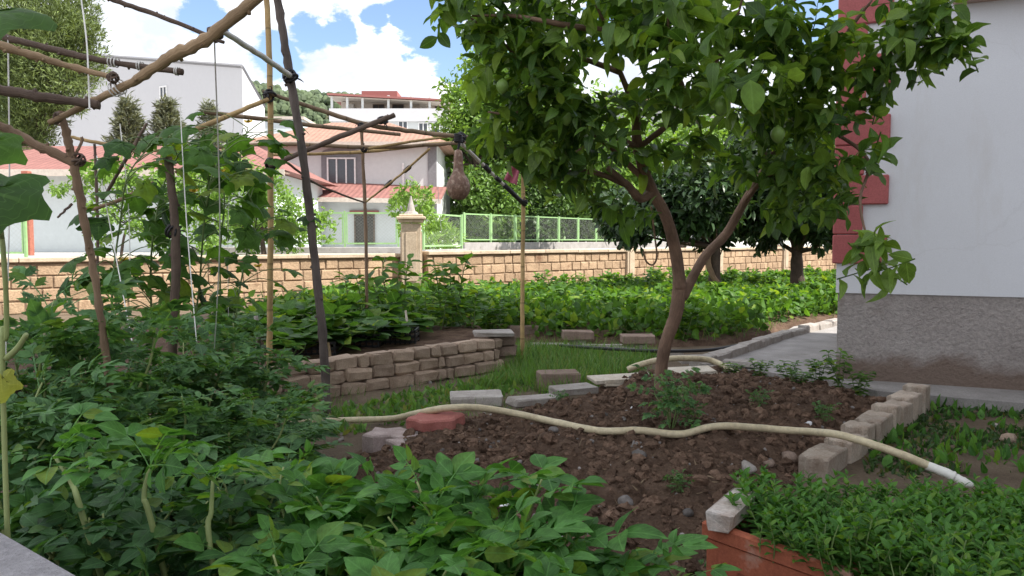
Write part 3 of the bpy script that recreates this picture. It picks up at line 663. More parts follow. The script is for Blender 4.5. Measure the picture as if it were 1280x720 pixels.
tr.build('roof_edge', M['grey_trim'], b)
hw = window(b, 0, 0, 0, 1.1, 1.15, 2, M['pvc'], M['glass'], .14); u_ = (209.5-60)/(307-60); q_ = (209.5-640)/FOC; dd = (Pc-P0)[:2]; tt_ = (P0[0]-q_*P0[1])/(q_*dd[1]-dd[0]); hy_ = P0[1]+dd[1]*tt_-.05; hw.location = (at(209.5, 300, hy_)[0], hy_, at(209, 115, hy_)[2]); hw.rotation_euler = (0, 0, math.atan2(Pc[1]-P0[1], Pc[0]-P0[0]))
b = empty('low_white_block', (0, 0, 0)); tag(b, 'low bluish-white block wedged between the white hall and the hill', 'house')
MB().box((wx(352, 86), 90, 7.0), (4.4, 6, 14.6)).build('wall', M['blue_bld'], b); MB().box((wx(352, 86), 90, 14.45), (4.9, 6.5, .3)).build('roof', M['fascia'], b)
# apartment block
b = empty('apartment_block', (0, 0, 0)); tag(b, 'cream apartment block with a columned top balcony and dark red rooftop box', 'apartment block')
x0, x1, Y = wx(416, 80), wx(560, 80), 80.0; zz = lambda py: at(500, py, Y)[2]
MB().box(((x0+x1)/2, Y+5, zz(152)/2+.3), (x1-x0, 10, zz(152)-.6)).build('wall', M['grey_bld'], b)
MB().box(((x0+x1)/2+.2, Y+6, (zz(152)+zz(122))/2), (x1-x0-.6, 7, zz(122)-zz(152))).build('top_floor', M['cream_bld'], b)
pp = MB().box(((x0+x1)/2, Y-.06, (zz(136)+zz(152))/2), (x1-x0+.3, .3, zz(136)-zz(152))).build('balcony_parapet', M['white_bld'], b)
rf = MB(); rf.add([(x0-.3, Y-.4, zz(117)), (x1+.4, Y-.4, zz(125)), (x1+.4, Y+10, zz(125)), (x0-.3, Y+10, zz(117)), (x0-.3, Y-.4, zz(119.5)), (x1+.4, Y-.4, zz(127.5)), (x1+.4, Y+10, zz(127.5)), (x0-.3, Y+10, zz(119.5))], [np.array([[0, 1, 2, 3], [4, 7, 6, 5], [0, 4, 5, 1], [1, 5, 6, 2], [2, 6, 7, 3], [3, 7, 4, 0]])])
rf.build('roof', M['roof_red'], b)
MB().add([(x0-.25, Y-.3, zz(119.5)-.08), (x1+.35, Y-.3, zz(127.5)-.08), (x1+.35, Y+3, zz(127.5)-.08), (x0-.25, Y+3, zz(119.5)-.08)], np.array([[0, 1, 2, 3]])).build('balcony_ceiling', M['cream_bld'], b)
MB().box((wx(475, 82), 84, zz(114)), (3.7, 3, zz(108.5)-zz(121))).build('rooftop_box', M['roof_red'], b)
for px in (417, 436, 455, 487, 515, 538, 558): MB().box((wx(px, 80), Y+.12, (zz(121)+zz(137))/2), (.22, .22, zz(121)-zz(137)+.3)).build('balcony_column', M['grey_bld'], b)
for px, w_ in ((475, 1.2), (499, 1.2), (550, .9)): window(b, wx(px, 82.5), Y+2.48, zz(131.5), w_, 1.0, 2, M['branch_dark'], M['glass_dark'], .08)
for px in (441, 531): MB().box((wx(px, 82.4), Y+2.2, zz(129)), (.75, .5, .6), None, .04).build('air_conditioner', M['ac'], b)
for px, py in ((505, 158), (530, 160), (545, 160), (440, 160)): window(b, wx(px, 80), Y-.02, zz(py), 1.0, 1.1, 2, M['pvc'], M['glass'], .1)
# building seen through the lemon crown
b = empty('pale_building', (0, 0, 0)); tag(b, 'pale low building with a brown roof edge seen through the lemon tree', 'house')
x0, x1 = wx(760, 46), wx(905, 46); zt = at(830, 128, 46)[2]; MB().box(((x0+x1)/2, 49, zt/2), (x1-x0, 6, zt)).build('wall', M['white_bld'], b); MB().box(((x0+x1)/2, 49, zt+.22), (x1-x0+.8, 6.8, .42)).build('roof', M['cornice'], b)
# ================================================================== TREES
def blobs_to_crown(mb, blobs, n, tm, size, flat=.3, clump=10, spread=.35, upb=.4, axis_up=0.0):
    """leaf clumps through the blobs' volume, denser near the outside; every clump a spray of separate leaves"""
    vol = np.array([b[3]**2 for b in blobs]); cnt = np.maximum(1, (vol/vol.sum()*n/clump).astype(int))
    for (x, y, z, r), c in zip(blobs, cnt):
        d = rdir(c); rad = r*rng.uniform(.35, 1.08, c)**.6; cen = np.array([x, y, z])+d*rad[:, None]*np.array([1, 1, .9])
        pos = np.repeat(cen, clump, 0)+rng.normal(0, spread*r*.45, (c*clump, 3)); out = nrm(pos-np.array([x, y, z]))
        ax = nrm(out*.6+rdir(c*clump)*.8+np.array([0, 0, axis_up-.15])); nor = nrm(rdir(c*clump)*.6+np.array([0, 0, upb])+out*.4)
        pick(mb, tm, pos, ax, nor, size*rng.uniform(.65, 1.3, c*clump))
def limbs(mb, base, blobs, r0, k=1.0):
    b0 = np.array(base, float)
    for (x, y, z, r) in blobs:
        e = np.array([x, y, z]); mid = b0*.45+e*.55+rng.normal(0, .12*r+.02, 3); mid[2] -= .15*np.linalg.norm(e-b0)*.3
        mb.tube(spline([b0, b0*.75+mid*.25+rng.normal(0, .03, 3), mid, e], 5), [r0*.6, r0*.4, r0*.22, r0*.08], 6, jit=.08)
def pix(lst, Y, dy=.8):
    out = []
    for px, py, r in lst:
        yy = Y+rng.uniform(-dy, dy); p = at(px, py, yy); out.append((*p, r*yy/FOC))
    return out
def tree(name, label, cat, Y, base_px, blobs, n, tm, size, m, bark='bark_dark', r0=.18, z0=STREET_Z, dy=1.0, group=None, trunk_to=None, **kw):
    p = at(base_px, 300, Y); bx, by = p[0], Y; r = empty(name, (bx, by, z0)); tag(r, label, cat, group)
    bl = pix(blobs, Y, dy); cz = np.mean([b[2] for b in bl]); bl2 = [(b[0]-bx, b[1]-by, b[2]-z0, b[3]) for b in bl]
    top = np.array(trunk_to) if trunk_to is not None else np.array([np.mean([b[0] for b in bl2])*.4, 0, max(.5, (cz-z0)*.6)])
    tb = MB(); tb.tube(spline([(0, 0, -.1), top*[.3, 0, .5]+[rng.normal(0, .05), 0, 0], top], 6), [r0*1.25, r0, r0*.75], 9, jit=.06); limbs(tb, top*.97, bl2, r0)
    tb.build('trunk', M[bark], r, True); cm = MB(); blobs_to_crown(cm, bl2, n, tm, size, **kw); cm.build('crown', M[m], r); return r
tree('pine_tree', 'tall yellow-green pine at the top left corner of the view', 'tree', 34, 45, [(20, 40, 62), (70, 30, 45), (95, 75, 36), (60, 100, 50), (15, 110, 50), (110, 45, 18), (45, 150, 32), (5, 155, 35), (50, -15, 60), (80, 125, 24), (-30, 60, 60), (100, 20, 22), (112, 90, 16), (40, 80, 50), (0, 60, 50), (30, 180, 30), (10, 200, 30), (60, 60, 50)], 60000, NEEDLE+[ovate(.2, 2, .1, .1)], .27, 'pine', axis_up=.6, clump=24, spread=.24)
def conifer(label, Y, px, py, base_py, wid, n, m='conifer'):
    top = at(px, py, Y); bot = at(px, base_py, Y); r = empty('small_conifer', (top[0], Y, STREET_Z)); tag(r, label, 'tree', 'small conifers in front of the white hall'); H = top[2]-STREET_Z
    MB().tube([(0, 0, -.1), (0, 0, H*.5), (0, 0, H-.1)], [.18, .12, .02], 7).build('trunk', M['bark_dark'], r, True); cm = MB(); W_ = wid*Y/FOC
    for i in range(n//12):
        u = rng.uniform(0.01, 1)**.75; a = rng.uniform(0, 6.28); rr = W_*u**.85*rng.uniform(.35, 1.1)*(1+.25*math.sin(u*23)); z = H-(u*(H-(bot[2]-STREET_Z)-0))
        c = np.array([math.cos(a)*rr, math.sin(a)*rr, z-.2*rr]); k = 12; pos = c+rng.normal(0, .13, (k, 3)); ax = nrm(np.array([math.cos(a), math.sin(a), .45])+rdir(k)*.6); pick(cm, NEEDLE+[ovate(.25, 2)], pos, ax, rdir(k, .6), rng.uniform(.2, .45, k))
    cm.build('crown', M[m], r)
conifer('pointed grey-green conifer with the taller thin tip before the white hall', 40, 160, 122, 215, 25, 6500)
conifer('wider brownish conifer under the tiny window of the white hall', 40, 208, 124, 215, 28, 8000)
conifer('smallest conifer tip peeking above the trellis beside the hall corner', 42, 261, 130, 200, 15, 3000)
tree('street_tree', 'broad dark street tree standing behind the long green fence', 'tree', 41, 655, [(640, 205, 62), (600, 160, 46), (690, 180, 70), (660, 130, 60), (610, 235, 50), (720, 240, 55), (590, 195, 40), (660, 255, 45), (575, 240, 34), (630, 280, 30), (700, 280, 32), (585, 282, 26), (560, 262, 26), (640, 292, 24), (600, 296, 20), (680, 296, 24), (730, 290, 26), (760, 270, 30)], 17000, SMALL, .33, 'tree_dark', r0=.16)
tree('street_tree', 'light green feathery tree rising left of the lemon crown', 'tree', 37, 600, [(600, 95, 30), (620, 120, 36), (580, 130, 26), (640, 150, 40), (560, 112, 14), (565, 165, 26), (605, 75, 16), (590, 160, 30), (650, 100, 40), (548, 190, 20), (545, 215, 16)], 8000, SMALL, .25, 'tree_bright', r0=.2)
tree('street_tree', 'sunny mid green tree behind the bamboo pole with the pink rag', 'tree', 40, 700, [(690, 240, 42), (720, 215, 40), (745, 250, 36), (700, 200, 40), (760, 220, 40), (680, 272, 22), (735, 280, 24), (665, 225, 26)], 8500, SMALL, .29, 'tree_mid', r0=.16)
tree('street_tree', 'bright green tree glimpsed through the middle of the lemon crown', 'tree', 30, 850, [(820, 190, 50), (870, 180, 50), (780, 200, 45), (910, 190, 45), (840, 220, 45), (900, 230, 45), (780, 240, 40), (760, 150, 40), (940, 170, 40), (960, 230, 40)], 10000, SMALL, .25, 'tree_bright', r0=.2)
tree('ash_sapling', 'small lime green sapling just behind the pillar with the finial', 'sapling', 17.6, 512, [(510, 240, 15), (500, 262, 14), (525, 255, 17), (540, 275, 14), (512, 285, 14), (535, 240, 8), (495, 247, 9)], 1500, SMALL, .11, 'tree_bright', r0=.035)
tree('palm_like_shrub', 'pale green spiky shrub behind the short fence panel', 'shrub', 24.5, 548, [(548, 290, 14), (560, 300, 12), (538, 300, 12)], 900, NEEDLE, .35, 'tree_bright', r0=.03, axis_up=.5)
tree('street_bush', 'yellow-green bush hugging the fence near the leaning grey post', 'bush', 20.5, 330, [(300, 250, 34), (340, 260, 32), (375, 270, 28), (320, 290, 30), (270, 280, 30), (290, 215, 26), (400, 285, 20), (250, 250, 28), (360, 295, 24), (330, 225, 18)], 6500, SMALL, .125, 'tree_bright', r0=.06, dy=.7)
tree('grape_vine', 'thin sprays of grape vine hanging before the low house', 'vine', 18.5, 150, [(100, 222, 14), (125, 215, 16), (150, 220, 18), (75, 236, 10), (165, 240, 18), (110, 245, 12), (185, 225, 18), (210, 235, 18), (250, 225, 22), (290, 215, 22), (230, 270, 18), (170, 285, 16), (200, 300, 14), (255, 300, 16), (120, 295, 12), (140, 265, 14)], 4600, SMALL, .12, 'tree_bright', r0=.03, dy=.4)
ct = tree('citrus_tree', 'dark citrus tree with a twisted pale-barked double trunk near the wall', 'tree', 13.6, 893, [(885, 245, 42), (920, 225, 44), (850, 260, 38), (940, 260, 38), (890, 285, 30), (835, 245, 30), (800, 270, 32), (780, 285, 24), (765, 260, 24)], 11000, CITR, .155, 'citrus_leaf', r0=.10, z0=.02, dy=.9, upb=.7, trunk_to=(.04, .05, 1.0))
tw2 = MB(); tw2.tube(spline([(.16, .02, -.1), (.10, -.06, .25), (-.06, -.08, .5), (-.10, 0, .75), (.06, .05, 1.05)], 6), [.07, .055, .05, .05, .04], 9, jit=.10); tw2.build('trunk', M['branch'], ct, True)
tree('citrus_tree', 'dark citrus tree beside the house corner with a single forked trunk', 'tree', 14.2, 1001, [(1000, 235, 44), (1030, 220, 46), (975, 265, 36), (1020, 275, 32), (960, 225, 40), (1050, 260, 36), (990, 200, 44), (1040, 180, 44), (950, 290, 24), (985, 165, 40), (960, 180, 40), (1035, 300, 18)], 11000, CITR, .155, 'citrus_leaf', r0=.12, z0=.02, dy=.9, upb=.7, trunk_to=(-.05, .05, .9))
tree('orchard_tree', 'dark fruit tree whose drooping leaves hang over the wall behind the lemon trunk', 'tree', 11.2, 800, [(780, 270, 38), (810, 245, 40), (750, 285, 26), (840, 265, 36), (790, 300, 20), (830, 225, 34), (760, 250, 30), (860, 245, 28)], 4200, CITR, .16, 'citrus_leaf', r0=.035, z0=.03, dy=.6, upb=.7, trunk_to=(.15, .0, .9)) if False else None

for i, (px, w_, lab) in enumerate(((610, 34, 'bushy hedge shrub behind the left end of the long green fence'), (668, 34, 'bushy hedge shrub behind the middle of the long green fence'), (722, 32, 'bushy hedge shrub behind the long fence right of the pink rag'), (780, 34, 'bushy hedge shrub behind the far end of the long green fence'))):
    tree('hedge_shrub', lab, 'shrub', 36+2.5*i, px, [(px-18, 232, 26), (px+18, 225, 28), (px-14, 262, 26), (px+14, 258, 28), (px, 285, 24), (px-22, 290, 18), (px+22, 288, 18), (px, 245, 22)], 5400, SMALL, .24, ('tree_mid', 'tree_dark')[i % 2], r0=.07, dy=.8)

# ------------------------------------------------------------------ the lemon tree in front
LB = at(829, 500, 5.0); LB[2] = gz(LB[0], 5.0)-.02
lt = empty('lemon_tree', tuple(LB)); tag(lt, 'lemon tree with a curved brown trunk growing from the dug soil bed', 'tree')
def rel(px, py, Y): return at(px, py, Y)-LB
tb = MB()
trunk = [rel(829, 503, 5.0), rel(826, 470, 5.0), rel(832, 430, 4.97), rel(845, 392, 4.93), rel(850, 352, 4.9)]
tb.tube(spline(trunk, 7), [.050, .040, .039, .041, .046], 14, jit=.03)
La = [rel(850, 360, 4.9), rel(845, 318, 4.85), rel(832, 270, 4.75), rel(812, 232, 4.65), rel(797, 185, 4.5), rel(796, 140, 4.4)]
tb.tube(spline(La, 6), [.041, .038, .035, .033, .029, .025], 11, jit=.03)
Lb = [rel(853, 372, 4.92), rel(880, 322, 5.0), rel(908, 292, 5.05), rel(932, 250, 5.0), rel(960, 205, 4.9), rel(990, 150, 4.7), rel(1030, 95, 4.5)]
tb.tube(spline(Lb, 6), [.034, .030, .029, .028, .024, .019, .013], 10, jit=.03)
tb.tube(spline([rel(816, 240, 4.67), rel(800, 248, 4.6), rel(785, 232, 4.5), rel(760, 210, 4.4)], 4), [.028, .027, .022, .016], 9, jit=.03)
lim = tb
limb_paths = [
 [(796, 140, 4.4), (775, 90, 4.2), (760, 40, 4.0), (735, -15, 3.9)],
 [(798, 185, 4.5), (830, 160, 4.3), (858, 135, 4.1), (885, 95, 3.9), (915, 40, 3.8), (930, -10, 3.7)],
 [(812, 232, 4.65), (770, 190, 4.5), (720, 150, 4.4), (670, 100, 4.3), (625, 50, 4.2), (570, 10, 4.2)],
 [(785, 232, 4.5), (740, 215, 4.5), (690, 215, 4.6), (650, 195, 4.7), (615, 175, 4.7)],
 [(760, 40, 4.0), (700, 30, 3.9), (640, 20, 4.0), (590, 20, 4.1)],
 [(1030, 95, 4.5), (1080, 85, 4.2), (1130, 55, 4.0), (1190, 45, 3.9)],
 [(990, 150, 4.7), (1040, 165, 4.4), (1085, 200, 4.1), (1075, 250, 3.9), (1085, 300, 3.8), (1105, 335, 3.75)],
 [(960, 205, 4.9), (940, 140, 4.5), (950, 80, 4.2), (980, 20, 4.0), (1010, -20, 3.9)],
 [(858, 135, 4.1), (850, 100, 3.9), (838, 70, 3.7), (835, 20, 3.6)],
 [(932, 250, 5.0), (960, 220, 4.7), (1010, 200, 4.4)], [(670, 100, 4.3), (650, 140, 4.3), (610, 140, 4.4)], [(775, 90, 4.2), (720, 70, 4.3), (690, 60, 4.4)],
 [(1030, 95, 4.5), (1060, 40, 4.3), (1090, 0, 4.2)], [(797, 185, 4.5), (760, 170, 4.3), (720, 190, 4.2)]]
for i_, p in enumerate(limb_paths):
    k_ = .6 if i_ in (5, 6) else .9
    lim.tube(spline([rel(*q) for q in p], 5), [.022*k_, .016*k_, .011*k_, .005*k_], 7, jit=.06)
# leafy twigs: (px, py, radius px, depth, how many twigs)
LBLOB = [(560, 5, 34, 4.2, 7), (600, 15, 44, 4.2, 13), (650, 30, 56, 4.2, 20), (620, 80, 46, 4.3, 15), (680, 90, 58, 4.3, 22), (640, 140, 50, 4.4, 18), (612, 162, 22, 4.7, 6), (648, 172, 30, 4.6, 9), (690, 160, 55, 4.4, 20),
 (680, 198, 34, 4.5, 11), (735, 208, 38, 4.4, 13), (775, 262, 24, 4.4, 5), (740, 160, 42, 4.2, 15), (700, 30, 50, 4.0, 15), (770, 10, 46, 3.9, 15), (830, 15, 48, 3.6, 16), (800, 50, 36, 3.7, 10), (840, 90, 40, 3.6, 13), (885, 100, 42, 3.4, 12),
 (890, 20, 50, 3.8, 15), (950, 20, 46, 3.9, 14), (930, 90, 50, 3.9, 17), (930, 150, 52, 4.3, 18), (985, 130, 50, 4.3, 18), (980, 190, 54, 4.5, 20), (925, 205, 34, 4.6, 10), (1010, 95, 40, 4.3, 12), (1015, 160, 44, 4.4, 15), (1010, 225, 46, 4.6, 15), (1035, 45, 36, 4.2, 9), (1105, 85, 34, 4.1, 9), (1095, 130, 22, 4.2, 3),
 (1125, 50, 42, 4.0, 13), (1165, 35, 34, 3.9, 10), (1190, 50, 24, 3.8, 6), (1035, 205, 26, 4.1, 6), (1030, 255, 26, 4.2, 6), (1085, 300, 16, 3.8, 3), (1105, 330, 18, 3.7, 5), (1095, 185, 16, 3.9, 4), (970, 245, 34, 4.7, 8), (870, 175, 24, 4.2, 6), (800, 120, 34, 4.2, 9), (820, 200, 24, 4.4, 5), (720, 120, 30, 4.2, 8), (1000, 45, 40, 4.0, 11), (860, 130, 30, 3.9, 7), (660, -20, 60, 4.3, 16), (780, -40, 60, 4.2, 14), (900, -40, 60, 4.1, 14), (1020, -30, 60, 4.2, 14), (1140, -15, 50, 4.1, 10)]
tb.build('trunk', M['bark'], lt, True)
lf = MB(); yl = MB(); tw = lf
for px, py, r_, Y, n in LBLOB:
    n = int(n*(.70 if 700 < px < 960 and 20 < py < 220 else .90))
    for i in range(n):
        d = rng.normal(0, 1, 3); d = d/np.linalg.norm(d)*rng.uniform(.15, 1)**.5; c = rel(px, py, Y)+d*np.array([r_, r_*1.9, r_])*Y/FOC
        axis = nrm(d*.7+rdir(1)[0]*.7+np.array([0, 0, .25])); L = rng.uniform(.10, .20); k = rng.integers(6, 12)
        s_ = c-axis*L; tw.tube([s_, c-axis*L*.4+rng.normal(0, .008, 3), c+axis*.05], [.0035, .0025, .0015], 4, caps=False)
        tt = np.linspace(.05, 1, k); pos = s_+(axis*(L+.05))*tt[:, None]; ph = rng.uniform(0, 6)+np.arange(k)*2.4
        u = nrm(np.cross(axis, [.3, .2, 1])); v = np.cross(axis, u); side = np.cos(ph)[:, None]*u+np.sin(ph)[:, None]*v
        ax = nrm(side+axis*.5+np.array([0, 0, -.28])+rng.normal(0, .2, (k, 3))); nor = nrm(np.array([0, 0, .75])+side*.15+axis*.35+rng.normal(0, .35, (k, 3)))
        young = rng.random() < (.32 if py < 200 else .18) or (px, py) in ((1105, 330), (1085, 300))
        pick(yl if young else lf, LEMON, pos, ax, nor, rng.uniform(.066, .128, k)*(1.05 if young else 1))
lf.build('crown', M['lemon_leaf'], lt, True); o = yl.build('young_leaf_crown', M['young_leaf'], lt, True); o['label'] = 'fresh lime green young leaves'
big = MB(); big.inst(ovate(.78, 6, .07, .12, .45, .01, 8), [rel(938, 100, 2.75)], np.array([[.12, -.1, -1.]]), np.array([[0.1, -1., .35]]), .118); big.build('large_leaf', M['lemon_leaf'], lt, True)
for px, py, Y, s in ((902, 132, 3.35, .034), (972, 168, 4.0, .036), (628, 108, 4.0, .032), (708, 148, 4.05, .03)):
    pr_ = [(0.001, -1.25*s), (.25*s, -1.15*s), (.62*s, -.85*s), (.92*s, -.3*s), (s, .1*s), (.86*s, .6*s), (.5*s, 1.0*s), (.18*s, 1.15*s), (.06*s, 1.3*s)]
    MB().lathe(pr_, rel(px, py, Y), 16).build('lemon', M['lemon'], lt, True)
MB().tube(spline([rel(814, 258, 4.7), rel(818, 292, 4.72), rel(821, 320, 4.72), rel(816, 331, 4.72), rel(808, 327, 4.72), rel(804, 314, 4.72)], 5), .006, 6).build('hooked_vine', M['branch'], lt, True)['label'] = 'dry hooked twig hanging below the fork'

# ================================================================== TRELLIS
def pole(parent, pts, rad, m, n=9, knots=0.0, bend=.012, k=9):
    P = spline([at(*p) if len(p) == 3 and p[1] > -500 else np.array(p) for p in pts], k); rad = np.atleast_1d(rad)
    P[1:-1] += rng.normal(0, bend*.10, (len(P)-2, 3)); mb = MB(); rr = .84*np.interp(np.linspace(0, 1, len(P)), np.linspace(0, 1, len(rad)), rad)
    if knots: rr = rr*(1+1.6*knots*(rng.random(len(P)) < .22)+rng.normal(0, .05, len(P)))
    mb.tube(P, rr, n, jit=.04 if knots else .015)
    if knots:
        for q in range(1, len(P)-1):
            if rng.random() < .3:
                d = rdir(1)[0]; mb.tube([P[q], P[q]+d*rr[q]*1.5], [rr[q]*.55, rr[q]*.3], 6)
    return mb.build('pole', M[m], parent, True)
def lashing(parent, px, py, Y, r, m='tape', ends=3):
    c = at(px, py, Y); mb = MB()
    for j in range(4):
        a = rdir(1)[0]; u = nrm(np.cross(a, [0.2, .5, 1])); v = np.cross(a, u); th = np.linspace(0, 6.28, 13)
        mb.tube(c+a*rng.normal(0, r*.35)+(np.cos(th)[:, None]*u+np.sin(th)[:, None]*v)*r*rng.uniform(.85, 1.1), r*(.10 if m == 'string' else .22), 5)
    for j in range(ends):
        d = rdir(1, -.2)[0]; mb.tube(spline([c+d*r*.7, c+d*r*1.6+rng.normal(0, r*.2, 3), c+d*r*2.3+[0, 0, -r*.6]], 3), [r*.16, r*.12, r*.03], 4)
    return mb.build('lashing', M[m], parent, True)
nf = empty('branch_trellis', (-1.3, 2.6, 0)); tag(nf, 'rough trellis of thick lashed tree branches near the top left', 'trellis')
nf.location = (0, 0, 0)
pole(nf, [(62, 153, 2.62), (110, 130, 2.6), (165, 103, 2.55), (212, 72, 2.5), (262, 46, 2.45), (335, -14, 2.38), (420, -75, 2.3)], [.010, .014, .018, .0215, .0225, .0235], 'branch_tan', 10, .12)
pole(nf, [(-60, 32, 2.75), (5, 46, 2.75), (70, 63, 2.74), (140, 78, 2.73), (228, 90, 2.72)], [.015, .014, .013, .012], 'branch_dark', 9, .08)
pole(nf, [(-50, 42, 2.5), (5, 58, 2.52), (70, 78, 2.55), (141, 97, 2.57)], [.018, .016, .013, .009], 'branch_tan', 9, .12)
pole(nf, [(-60, 104, 2.5), (0, 112, 2.52), (60, 122, 2.54), (124, 131, 2.56)], [.021, .02, .018, .017], 'branch_dark', 10, .06)
pole(nf, [(-50, 135, 2.7), (5, 160, 2.7), (50, 183, 2.7), (95, 203, 2.7)], [.017, .017, .019, .022], 'branch', 9, .1)
pole(nf, [(76, 140, 2.68), (84, 172, 2.69), (94, 215, 2.7), (106, 280, 2.72), (117, 340, 2.74), (129, 420, 2.76), (140, 520, 2.78), (148, 690, 2.8)], [.013, .0155, .016, .015, .0145, .015, .017], 'branch', 9, .1)
pole(nf, [(70, -45, 2.9), (135, -4, 2.9), (205, 22, 2.9), (280, 53, 2.9)], [.011, .011, .010, .008], 'branch_dark', 8, .08)
pole(nf, [(104, 172, 2.72), (96, 190, 2.7), (92, 200, 2.7)], [.006, .007, .009], 'branch', 6)
pole(nf, [(90, 255, 2.71), (72, 272, 2.66)], [.006, .004], 'branch_dark', 6)
for a in ((141, 97, 2.54, .016), (72, 148, 2.63, .018), (98, 200, 2.7, .02), (268, 43, 2.46, .022)): lashing(nf, *a, m='branch_dark')
def wrap(p, q, r, turns):
    p, q = at(*p), at(*q); a = nrm(q-p); u = nrm(np.cross(a, [.2, .9, .3])); v = np.cross(a, u); th = np.linspace(0, 6.283*turns, 14*turns); tt = np.linspace(0, 1, len(th))[:, None]
    MB().tube(p+(q-p)*tt+(np.cos(th)[:, None]*u+np.sin(th)[:, None]*v)*r, .0022, 4).build('string_wrap', M['string'], nf, True)
for p, q, r_, n_ in (((136, 77.4, 2.73), (148, 79, 2.73), .0145, 3), ((172, 82, 2.725), (178, 83, 2.725), .0138, 2), ((219, 88.6, 2.72), (224, 89.4, 2.72), .0132, 2), ((141, 113, 2.57), (153, 108, 2.56), .0225, 3)): wrap(p, q, r_, n_)
bf = empty('bamboo_trellis', (0, 0, 0)); tag(bf, 'bamboo trellis of upright canes and crossing rails lashed with black tape', 'trellis')
def foot(px, Y): return (at(px, 300, Y)[0], Y, gz(at(px, 300, Y)[0], Y)-.05)
pole(bf, [(343, -22, 4.7), (352, 30, 4.74), (362, 95, 4.76), (378, 190, 4.78), (394, 330, 4.8), (405, 440, 4.8), (409, 528, 4.82)], [.026, .029, .03, .029, .03, .031], 'post_grey', 10, .06)
pole(bf, [(332, -25, 5.6), (338, 120, 5.6), (338, 300, 5.6), (337, 440, 5.6), (337, 497, 5.6)], [.023, .024, .025, .026], 'bamboo', 10, 0)
pole(bf, [(652, 150, 7.15), (654, 250, 7.15), (653, 360, 7.15), (653, 452, 7.15)], [.02, .022, .023, .024], 'bamboo', 9, 0)
pole(bf, [(452, 160, 7.3), (456, 250, 7.3), (458, 330, 7.3), (458, 448, 7.3)], [.017, .018, .018, .018], 'branch', 8, .05)
pole(bf, [(210, 196, 4.0), (217, 260, 4.0), (220, 330, 4.0), (216, 420, 4.0), (214, 560, 4.0)], [.024, .027, .027, .026], 'branch_dark', 9, .08)['label'] = 'dark reddish short post with a broken top'
pole(bf, [(328, 114, 5.55), (395, 136, 5.7), (460, 156, 5.85), (530, 166, 6.0), (585, 172, 6.1)], [.015, .02, .021, .02], 'bamboo_old', 9, 0)
pole(bf, [(232, 167, 5.0), (285, 145, 5.3), (335, 124, 5.52)], [.02, .02, .018], 'bamboo', 9, 0)
pole(bf, [(255, 140, 5.4), (320, 148, 5.7), (400, 158, 6.0), (500, 168, 6.4)], [.018, .019, .019, .017], 'bamboo_old', 9, 0)
pole(bf, [(336, 208, 5.5), (400, 181, 5.6), (452, 160, 5.75), (493, 144, 5.85)], [.019, .022, .023, .022], 'branch_dark', 9, .07)
pole(bf, [(240, 188, 6.2), (345, 180, 6.3), (470, 184, 6.4), (592, 178, 6.5)], [.016, .018, .019, .016], 'bamboo_old', 9, 0)
pole(bf, [(335, 194, 6.5), (450, 190, 6.6), (540, 180, 6.7), (578, 178, 6.7)], [.014, .017, .017, .014], 'bamboo', 9, 0)
pole(bf, [(460, 186, 6.3), (520, 176, 6.35), (560, 171, 6.3)], [.014, .013, .01], 'bamboo', 8, 0)
pole(bf, [(358, 203, 5.6), (400, 232, 6.2), (455, 253, 7.25)], [.011, .011, .01], 'branch_dark', 7, .05)
pole(bf, [(458, 252, 7.25), (500, 219, 6.7), (537, 186, 6.4)], [.011, .012, .012], 'bamboo', 7, 0)
pole(bf, [(577, 180, 6.1), (610, 212, 6.6), (656, 256, 7.12)], [.018, .017, .016], 'white_stick', 8, 0)['label'] = 'white stick wound with black tape'
pole(bf, [(276, 38, 2.5+.5), (318, 64, 3.8), (362, 94, 4.7)], [.013, .017, .02], 'white_stick', 8, 0)
pole(bf, [(184, 154, 4.3), (160, 195, 4.3), (128, 250, 4.35)], [.008, .012, .01], 'branch_dark', 7, .08)
pole(bf, [(100, 266, 4.6), (150, 250, 4.6), (192, 228, 4.6)], [.012, .014, .011], 'branch', 7, .08)
pole(bf, [(83, 170, 5.6), (120, 178, 5.6), (170, 186, 5.6), (260, 192, 5.6)], [.013, .015, .015, .013], 'bamboo', 8, 0)
pole(bf, [(118, 180, 5.6), (121, 240, 5.6), (122, 330, 5.6), (120, 480, 5.6)], [.011, .012, .012, .012], 'branch_dark', 7, .05)
pole(bf, [(220, 215, 4.5), (262, 195, 4.9), (300, 186, 5.3)], [.012, .014, .012], 'branch', 7, .08)
for a in ((338, 120, 5.56, .04), (363, 96, 4.74, .038), (478, 152, 5.85, .034), (338, 205, 5.52, .038), (576, 172, 6.08, .035), (655, 253, 7.1, .03), (455, 186, 6.4, .025), (452, 158, 5.8, .022), (217, 290, 4.0, .03)): lashing(bf, *a)
# tape bands
for (p, q, r_) in (((512, 209, 6.62), (506, 214, 6.7), .019), ((489, 227, 6.85), (482, 233, 6.95), .019), ((605, 207, 6.52), (612, 214, 6.6), .022), ((630, 231, 6.82), (656, 256, 7.12), .021), ((620, 222, 6.7), (625, 226, 6.76), .02)):
    MB().tube([at(*p), at(*q)], r_, 8).build('tape_band', M['tape'], bf, True)
